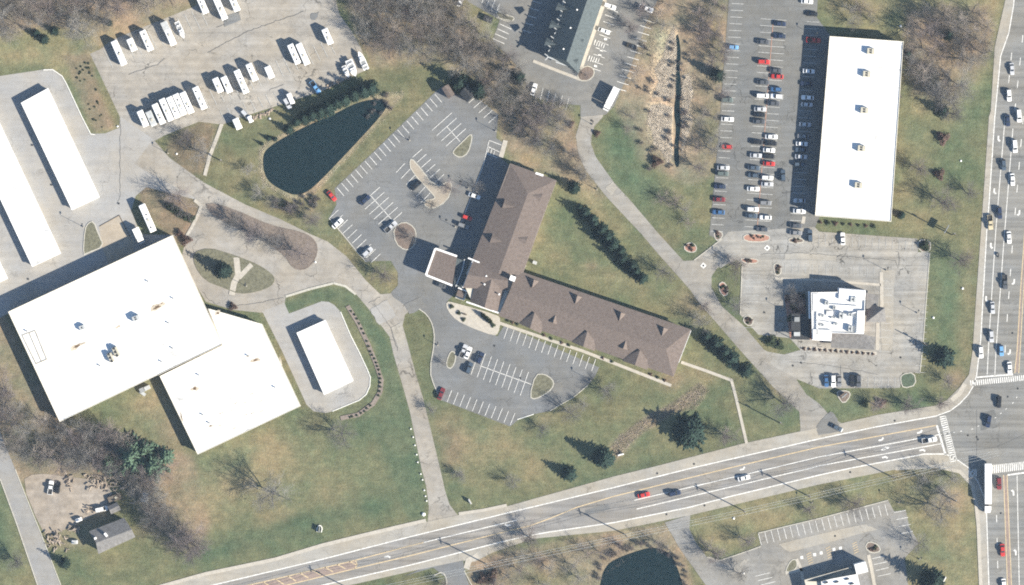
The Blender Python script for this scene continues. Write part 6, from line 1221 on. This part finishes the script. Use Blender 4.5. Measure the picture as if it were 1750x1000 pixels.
for i, (x, y, Lp, kd, v, lb, kw) in enumerate([
    (204, 91, 46, 'motorhome', 1, 'long white motorhome at the west end of the ' + up, {}), (226, 77, 23, 'travel_trailer', 1, 'short white trailer east of the first motorhome', {}), (251, 70, 38, 'travel_trailer', 3, 'white trailer with dark vents, third from the west in the upper row', {}),
    (289, 58, 44, 'travel_trailer', 1, 'tall white trailer under a grey tarpaulin beside the speedboat', dict(tarp=True)), (347, 10, 30, 'travel_trailer', 2, 'white trailer west of a long one at the north edge', {}), (377, 15, 42, 'travel_trailer', 3, 'long white trailer reaching the north edge of the lot', {}), (401, 7, 28, 'travel_trailer', 2, 'white trailer at the east end of the upper row', {}),
    (245, 203, 30, 'motorhome', 1, 'rounded white motorhome at the west end of the ' + low, {}), (259, 203, 28, 'travel_trailer', 0, 'dull grey trailer second in the ' + low, dict(mat='unit_grey', h=2.6)), (272, 195, 38, 'travel_trailer', 2, 'white trailer third from the west in the ' + low, {}), (285, 188, 42, 'travel_trailer', 2, 'white trailer fourth from the west in the ' + low, {}), (297, 184, 40, 'travel_trailer', 2, 'white trailer fifth from the west in the ' + low, {}), (308, 179, 40, 'travel_trailer', 2, 'white trailer sixth from the west in the ' + low, {}), (320, 176, 40, 'travel_trailer', 2, 'white trailer at the east end of the ' + low, {}),
    (342, 168, 42, 'travel_trailer', 3, 'white trailer with a dark roof hatch standing east of the packed row', {}), (373, 146, 27, 'travel_trailer', 0, 'plain white trailer, western of a touching pair in the middle row', {}), (388, 145, 30, 'travel_trailer', 1, 'white trailer, eastern of a touching pair in the middle row', {}), (413, 140, 44, 'travel_trailer', 4, 'long white trailer with four vents in the middle row', {}), (431, 124, 32, 'travel_trailer', 2, 'white trailer with a striped roof in the middle row', {}), (461, 124, 22, 'travel_trailer', 0, 'short plain white trailer in the middle row', {}),
    (503, 93, 37, 'travel_trailer', 3, 'white trailer with dark vents, western of the pair near the lot centre', {}), (518, 93, 40, 'travel_trailer', 0, 'plain long white trailer, eastern of the pair near the lot centre', {}), (560, 63, 29, 'travel_trailer', 2, 'white trailer alone at the north east of the lot', {}), (497, 169, 20, 'cargo_trailer', 0, 'small white cargo trailer beside a silver car', dict(h=2.3, w=.95)), (406, 212, 20, 'cargo_trailer', 0, 'white cargo trailer on the grass edge of the lot', dict(h=2.6)), (428, 204, 12, 'cargo_trailer', 0, 'tiny white trailer at the south edge of the lot', dict(h=2.0, w=.9))]):
    if 'mat' in kw: kw['mat'] = M[kw['mat']]
    trailer(x, y, Lp*S*0.97, A0, lb, v, kd, i, **kw)
def boat(x, y, L, w, ang, label, seed=0):
    t = empty('boat', W(x, y, 0.13), R(ang), label, 'boat', 'boats stored on trailers in the lot')
    def sec(xx, k, zk, zd): return [(xx, 0, zk), (xx, -w*k*.8, zk+.35), (xx, -w*k, zd), (xx, w*k, zd), (xx, w*k*.8, zk+.35)]
    child('hull', MB().loft([sec(-L/2, .95, .75, 1.6), sec(0, 1, .7, 1.65), sec(L*.25, .8, .75, 1.75), sec(L*.42, .38, .95, 1.85), sec(L/2, .04, 1.4, 1.9)]).mesh('hull', M['white']), t)
    child('cockpit', MB().box((-L*.22, 0, 1.64), (L*.42, w*1.45, .1)).mesh('cockpit', M['steel']), t)
    child('cabin_top', MB().box((L*.1, 0, 1.9), (L*.2, w*1.2, .5)).mesh('cabin_top', M['white']), t)
    child('windscreen', MB().slab([(L*.2, -w*.6, 1.7), (L*.2, w*.6, 1.7), (L*.1, w*.5, 2.25), (L*.1, -w*.5, 2.25)], .03).mesh('windscreen', M['glass']), t)
    child('seat', MB().box((-L*.26, 0, 1.8), (.5, w*1.3, .35)).mesh('seat', M['white']), t)
    child('outboard_motor', MB().box((-L/2-.25, 0, 1.4), (.4, .45, .9)).mesh('outboard_motor', M['dark']), t)
    b = MB()
    for s_ in (-1, 1): b.box((0, s_*w*.6, .5), (L*.9, .1, .12))
    b.tube((L*.4, 0, .5), (L*.72, 0, .5), .06, .06, 6); child('boat_trailer', b.mesh('boat_trailer', M['steel']), t)
    for s_ in (-1, 1): child('wheel', MB().tube((-L*.15, s_*w*.78, .32), (-L*.15, s_*w*1.0, .32), .32, .32, 10).mesh('wheel', M['tyre']), t)
boat(309, 52, 7.2, 1.05, A0, 'white open speedboat beside the tarpaulin covered trailer'); boat(602, 117, 7.0, 1.5, A0, 'wide white cabin boat at the east corner of the lot'); boat(620, 104, 7.8, 1.2, 114, 'slim white boat at the far east corner of the lot'); boat(592, 123, 5.0, 0.95, A0, 'small grey white boat west of the wide cabin boat')
# lorries, coach
def lorry(x, y, ang, Lb, label, cablen=2.6, hh=3.9, name='semi_trailer_lorry', gap=.9):
    t = empty(name, W(x, y, 0.13), R(ang), label, 'lorry')
    child('cargo_box', MB().box((-cablen/2-gap/2, 0, (hh+1.0)/2), (Lb, 2.6, hh-1.0)).mesh('cargo_box', M['white']), t)
    cx = Lb/2+gap/2
    def sec(xx, z1, k): return [(xx, -1.2*k, .5), (xx, -1.2*k, z1), (xx, 1.2*k, z1), (xx, 1.2*k, .5)]
    child('cab', MB().loft([sec(cx-cablen/2, 3.3, 1), sec(cx+.2, 3.1, 1), sec(cx+.55, 1.8, .98), sec(cx+cablen/2, 1.6, .85)]).mesh('cab', M['white']), t)
    child('windscreen', MB().slab([(cx+.58, -1.0, 1.9), (cx+.58, 1.0, 1.9), (cx+.25, 1.0, 2.95), (cx+.25, -1.0, 2.95)], .03).mesh('windscreen', M['glass']), t)
    child('chassis', MB().box((0, 0, .75), (Lb+gap, .9, .35)).mesh('chassis', M['dark']), t)
    ax = [-Lb/2-.2, -Lb/2+1.1, Lb/2-2.2, cx+.5] if Lb > 9 else [-Lb/2+.6, cx+.3]
    for a_ in ax:
        for s_ in (-1, 1): child('wheel', MB().tube((a_, s_*.85, .5), (a_, s_*1.2, .5), .5, .5, 12).mesh('wheel', M['tyre']), t)
    return t
lorry(1687, 834, -90, 15.8, 'long white articulated lorry turning south at the junction')
lorry(1044, 170, -117, 7.4, 'white box lorry on the drive east of the north hotel', 2.2, 3.4, 'box_lorry', .2)
lorry(238, 403, -65, 4.0, 'short white box lorry behind the coach', 2.2, 3.3, 'box_lorry', .2)
t = trailer(253, 373, 11.6, A0, 'long white coach with four dark roof hatches by the warehouse', 4, 'motorhome', 1, None, 3.4, 1.28); t.name = 'coach'; t['category'] = 'coach'; del t['group']
trailer(196, 851, 5.5, 20, 'white flat topped trailer by the log heaps', 0, 'cargo_trailer', 3, M['wood'], 1.2); trailer(248, 849, 4.0, 80, 'grey cargo trailer beside the log heaps', 0, 'cargo_trailer', 4, M['unit_grey'], 1.8); trailer(135, 888, 2.6, 20, 'tiny white trailer by the house', 0, 'cargo_trailer', 5, M['white'], 1.3, .7); trailer(128, 926, 2.6, 0, 'tiny grey trailer west of the house', 0, 'cargo_trailer', 6, M['unit_grey'], 1.2, .8)
# motorcycle
t = empty('motorcycle', W(1706, 436, 0.13), R(-86), 'small dark motorcycle alone on the wide road', 'motorcycle')
for dx in (-.7, .7): child('wheel', MB().tube((dx, -.07, .32), (dx, .07, .32), .32, .32, 12).mesh('wheel', M['tyre']), t)
child('body', MB().loft([[(-.8, -.1, .7), (-.8, .1, .7), (-.8, .1, .9), (-.8, -.1, .9)], [(0, -.2, .45), (0, .2, .45), (0, .18, 1.0), (0, -.18, 1.0)], [(.6, -.1, .6), (.6, .1, .6), (.6, .1, 1.0), (.6, -.1, 1.0)]]).mesh('body', M['car black']), t)
child('seat', MB().box((-.35, 0, .92), (.7, .3, .12)).mesh('seat', M['dark']), t); child('handlebar', MB().tube((.5, -.4, 1.1), (.5, .4, 1.1), .03, .03, 6).mesh('handlebar', M['steel']), t)

# ------------------------------------------------------------------ poles, wires, signs
def light_pole(x, y, h, label):
    t = empty('light_pole', W(x, y), 0, label, 'light pole', 'car park light poles')
    child('base', MB().tube((0, 0, 0), (0, 0, .7), .3, .28, 10).mesh('base', M['concrete']), t); child('pole', MB().tube((0, 0, .7), (0, 0, h), .09, .06, 8).mesh('pole', M['dark']), t)
    child('arm', MB().tube((0, 0, h-.1), (.0, .9, h), .05, .05, 6).mesh('arm', M['dark']), t); child('lamp_head', MB().box((0, 1.0, h), (.45, .8, .18)).mesh('lamp_head', M['dark']), t)
for x, y, h, lb in [(287, 262, 4, 'light pole beside the curve of the storage drive'), (143, 388, 6, 'light pole on the tip of the small yard island'), (847, 224, 5, 'light pole on the grass above the hotel corner'), (1013, 213, 3.5, 'light pole at the bend of the service drive'), (800, 322, 5, 'light pole at the hotel kerb by the tree'), (778, 388, 4, 'light pole in the aisle before the hotel'), (1243, 440, 4, 'light pole at the restaurant drive mouth'), (1336, 528, 4, 'light pole west of the restaurant terrace'), (1515, 462, 6, 'light pole north east of the restaurant'), (1568, 535, 4.5, 'light pole at the east kerb of the restaurant car park'), (421, 489, 6, 'light pole on the office island path'), (1572, 956, 5, 'light pole east of the corner bank'), (1536, 859, 5, 'light pole above the corner car park bays'), (1010, 650, 5, 'light pole at the east end of the lower car park'), (748, 590, 3.5, 'light pole beside the oval lawn'), (1388, 860, 4, 'light pole north of the corner bays'), (700, 240, 5, 'light pole in the north aisle of the upper car park'), (1395, 62, 5, 'light pole at the store north west corner'), (1020, 324, 4, 'light pole on the grass by the service drive'), (924, 90, 4, 'light pole by the north hotel shadow')]: light_pole(x, y, h, lb)
poles = [(609, 1012), (831, 964), (1069, 914), (1269, 872), (1380, 847), (1522, 814)]
PH = 12.5
def utility_pole(x, y, h, label, ang=14):
    t = empty('utility_pole', W(x, y), R(ang), label, 'utility pole', 'wooden utility poles')
    child('pole', MB().tube((0, 0, 0), (0, 0, h), .24, .17, 8).mesh('pole', M['wood']), t); child('crossarm', MB().box((0, 0, h-.7), (.2, 2.6, .24)).mesh('crossarm', M['wood']), t)
    child('transformer', MB().tube((0.3, 0, h-2.9), (0.3, 0, h-1.9), .26, .26, 10).mesh('transformer', M['steel']), t)
    for dy in (-1.0, 0, 1.0): child('insulator', MB().tube((0, dy, h-.6), (0, dy, h-.35), .06, .05, 6).mesh('insulator', M['steel']), t)
for (x, y), lb in zip(poles, ['westernmost utility pole at the south edge', 'utility pole by the kerb ramp of the side road', 'utility pole on the bank north of the south pond', 'utility pole east of the corner driveway', 'utility pole north of the corner bays', 'utility pole near the junction corner']): utility_pole(x, y, PH, lb)
for x, y, h, lb in [(1626, 401, 12, 'tall utility pole on the verge east of the store'), (1331, 722, 10.5, 'utility pole on the lawn by the drive foot'), (1577, 587, 7, 'pole with a cross arm at the south east of the restaurant car park'), (1630, 855, 9, 'utility pole in the verge south of the junction'), (378, 275, 6, 'utility pole beside the short pale path')]: utility_pole(x, y, h, lb, 60)
def cable(a, b_, label, strands=((-1.0, PH-.35), (1.0, PH-.35), (0, PH-2.2))):
    A, B_ = W(*a), W(*b_); d = (B_-A).normalized(); nrm = Vector((-d.y, d.x, 0)); b = MB()
    for off, z in strands:
        pr = None
        for i in range(13):
            t = i/12; p = A.lerp(B_, t)+nrm*off; p.z = z-1.0*4*t*(1-t)
            if pr is not None: b.tube(pr, p, .05, .05, 4, False)
            pr = p
    tag(b.build('power_cable', M['unit_grey']), label, 'cable', 'overhead cables along the road')
allp = [(380, 1064)]+poles+[(1700, 772)]
for (a, b_), lb in zip(zip(allp[:-1], allp[1:]), ['overhead cables running out at the south west', 'overhead cables crossing the side road', 'overhead cables above the rough bank', 'overhead cables across the corner driveway', 'shortest overhead cable span east of the driveway', 'overhead cables above the south verge', 'overhead cables crossing the junction']): cable(a, b_, lb)
# signs and small things
t = empty('monument_sign', W(546, 905), R(80), 'oval ringed monument sign on the field by the road', 'sign')
b = MB(); ring = [(1.6*math.cos(a), 1.0*math.sin(a)) for a in [i*.35-2.2 for i in range(14)]]; b.strip([Vector((p[0], p[1], 0)) for p in ring], .35, 0, .5); child('ring_wall', b.mesh('ring_wall', M['kerb_white']), t)
child('sign_board', MB().box((0, 0, 1.1), (2.2, .3, 1.6)).mesh('sign_board', M['steel']), t)
t = empty('monument_sign', W(803, 857), R(-60), 'pale teal board sign by the drive foot', 'sign')
child('sign_board', MB().box((0, 0, .9), (2.0, .4, 1.8)).mesh('sign_board', M['unit_grey']), t); child('base', MB().box((0, 0, .1), (2.4, .7, .2)).mesh('base', M['concrete']), t)
t = empty('monument_sign', W(1442, 676), R(40), 'dark board sign in the shield shaped bed', 'sign')
child('sign_board', MB().box((0, 0, 1.9), (2.6, .4, 2.2)).mesh('sign_board', M['steel']), t)
for dx in (-1, 1): child('post', MB().tube((dx, 0, 0), (dx, 0, .9), .12, .12, 8).mesh('post', M['dark']), t)
t = empty('monument_sign', W(1614, 990), R(60), 'white curved sign on the verge at the south edge', 'sign')
child('sign_board', MB().box((0, 0, .7), (2.0, .35, 1.4)).mesh('sign_board', M['white']), t); child('base', MB().box((0, 0, .1), (2.4, .7, .2)).mesh('base', M['concrete']), t)
t = empty('monument_sign', W(1613, 839), R(-55), 'white board sign among the trees by the junction', 'sign')
child('sign_board', MB().box((0, 0, 1.2), (2.6, .3, 1.8)).mesh('sign_board', M['white']), t)
for dx in (-1, 1): child('post', MB().tube((dx, 0, 0), (dx, 0, .4), .1, .1, 8).mesh('post', M['dark']), t)
t = empty('billboard', W(1616, 392), R(60), 'dark roadside board beside the tall utility pole', 'sign')
child('sign_board', MB().box((0, 0, 3.4), (3.6, .3, 1.6)).mesh('sign_board', M['steel']), t); child('post', MB().tube((0, 0, 0), (0, 0, 2.6), .18, .18, 8).mesh('post', M['dark']), t)
def bollard(x, y, label, group): 
    t = empty('marker_stone', W(x, y), 0, label, 'marker stone', group)
    child('stone', MB().loft([[(.33*k*math.cos(a), .33*k*math.sin(a), z) for a in [i*1.047 for i in range(6)]] for k, z in ((1, 0), (1.05, .25), (.6, .5))]).mesh('stone', M['white']), t)
for i, (x, y) in enumerate([(702, 733), (706, 747), (709, 761), (712, 777), (714, 790), (719, 810), (722, 820), (725, 838), (727, 848), (729, 856)]): bollard(x, y, f'{ORD[i]} white marker stone from the north along the hotel drive', 'white stones along the hotel drive')
t = bpy.data.objects
for x, y, r_, lb in [(724, 879, .75, 'large white round stone at the foot of the hotel drive'), (302, 263, .4, 'white stone under the tree of the brown triangle'), (539, 448, .4, 'white stone at the east end of the long brown island'), (1539, 45, .5, 'white stone on the grass north of the store'), (1645, 493, .45, 'white stone on the verge east of the restaurant'), (1595, 543, .45, 'white stone near the restaurant car park kerb'), (1642, 275, .4, 'white stone on the verge east of the store'), (461, 203, .45, 'white stone by the south edge of the trailer lot'), (201, 216, .4, 'white stone at the tip of the brown slope'), (1254, 886, .45, 'white stone on the grass by the corner driveway'), (1271, 980, .35, 'white stone near the bank west bays')]:
    q = empty('boulder', W(x, y), 0, lb, 'stone'); child('stone', MB().loft([[(r_*k*math.cos(a), r_*k*math.sin(a), z*r_) for a in [i*.9 for i in range(7)]] for k, z in ((.9, 0), (1.05, .5), (.55, 1.0))]).mesh('stone', M['white']), q)
for x, y, par in [(1123, 809, main_road), (1204, 864, main_road), (1139, 879, main_road), (1186, 793, main_road), (1453, 807, main_road), (1529, 719, main_road), (1669, 747, art), (1671, 751, art), (1654, 744, art), (1722, 678, art), (1739, 664, art), (1730, 569, art), (1710, 877, art), (763, 376, up_lot), (787, 310, up_lot), (845, 591, up_lot), (889, 646, up_lot), (1057, 27, north_lot), (1427, 916, corner), (1539, 611, rest), (1355, 625, rest), (1369, 620, rest), (1306, 534, rest), (203, 348, stor), (88, 316, stor), (55, 248, stor), (48, 477, stor), (1011, 206, right_drive)]:  # first up_lot pair paints lamp-head shadows of light poles, the rest are manholes
    MB().tube(W(x, y, ZP+.004), W(x, y, ZP+.03), .42, .42, 10).build('manhole_or_shadow_dot', M['dark'], par)
b = MB()
t = empty('bench', W(794, 537, .15), R(-15), 'dark bench on the lobby terrace', 'bench')
child('seat', MB().box((0, 0, .45), (1.8, .5, .08)).mesh('seat', M['wood']), t); child('backrest', MB().box((0, -.25, .8), (1.8, .06, .4)).mesh('backrest', M['wood']), t)
for dx in (-.7, .7): child('leg', MB().box((dx, 0, .21), (.08, .45, .42)).mesh('leg', M['dark']), t)
def lamp_head_wall(): pass
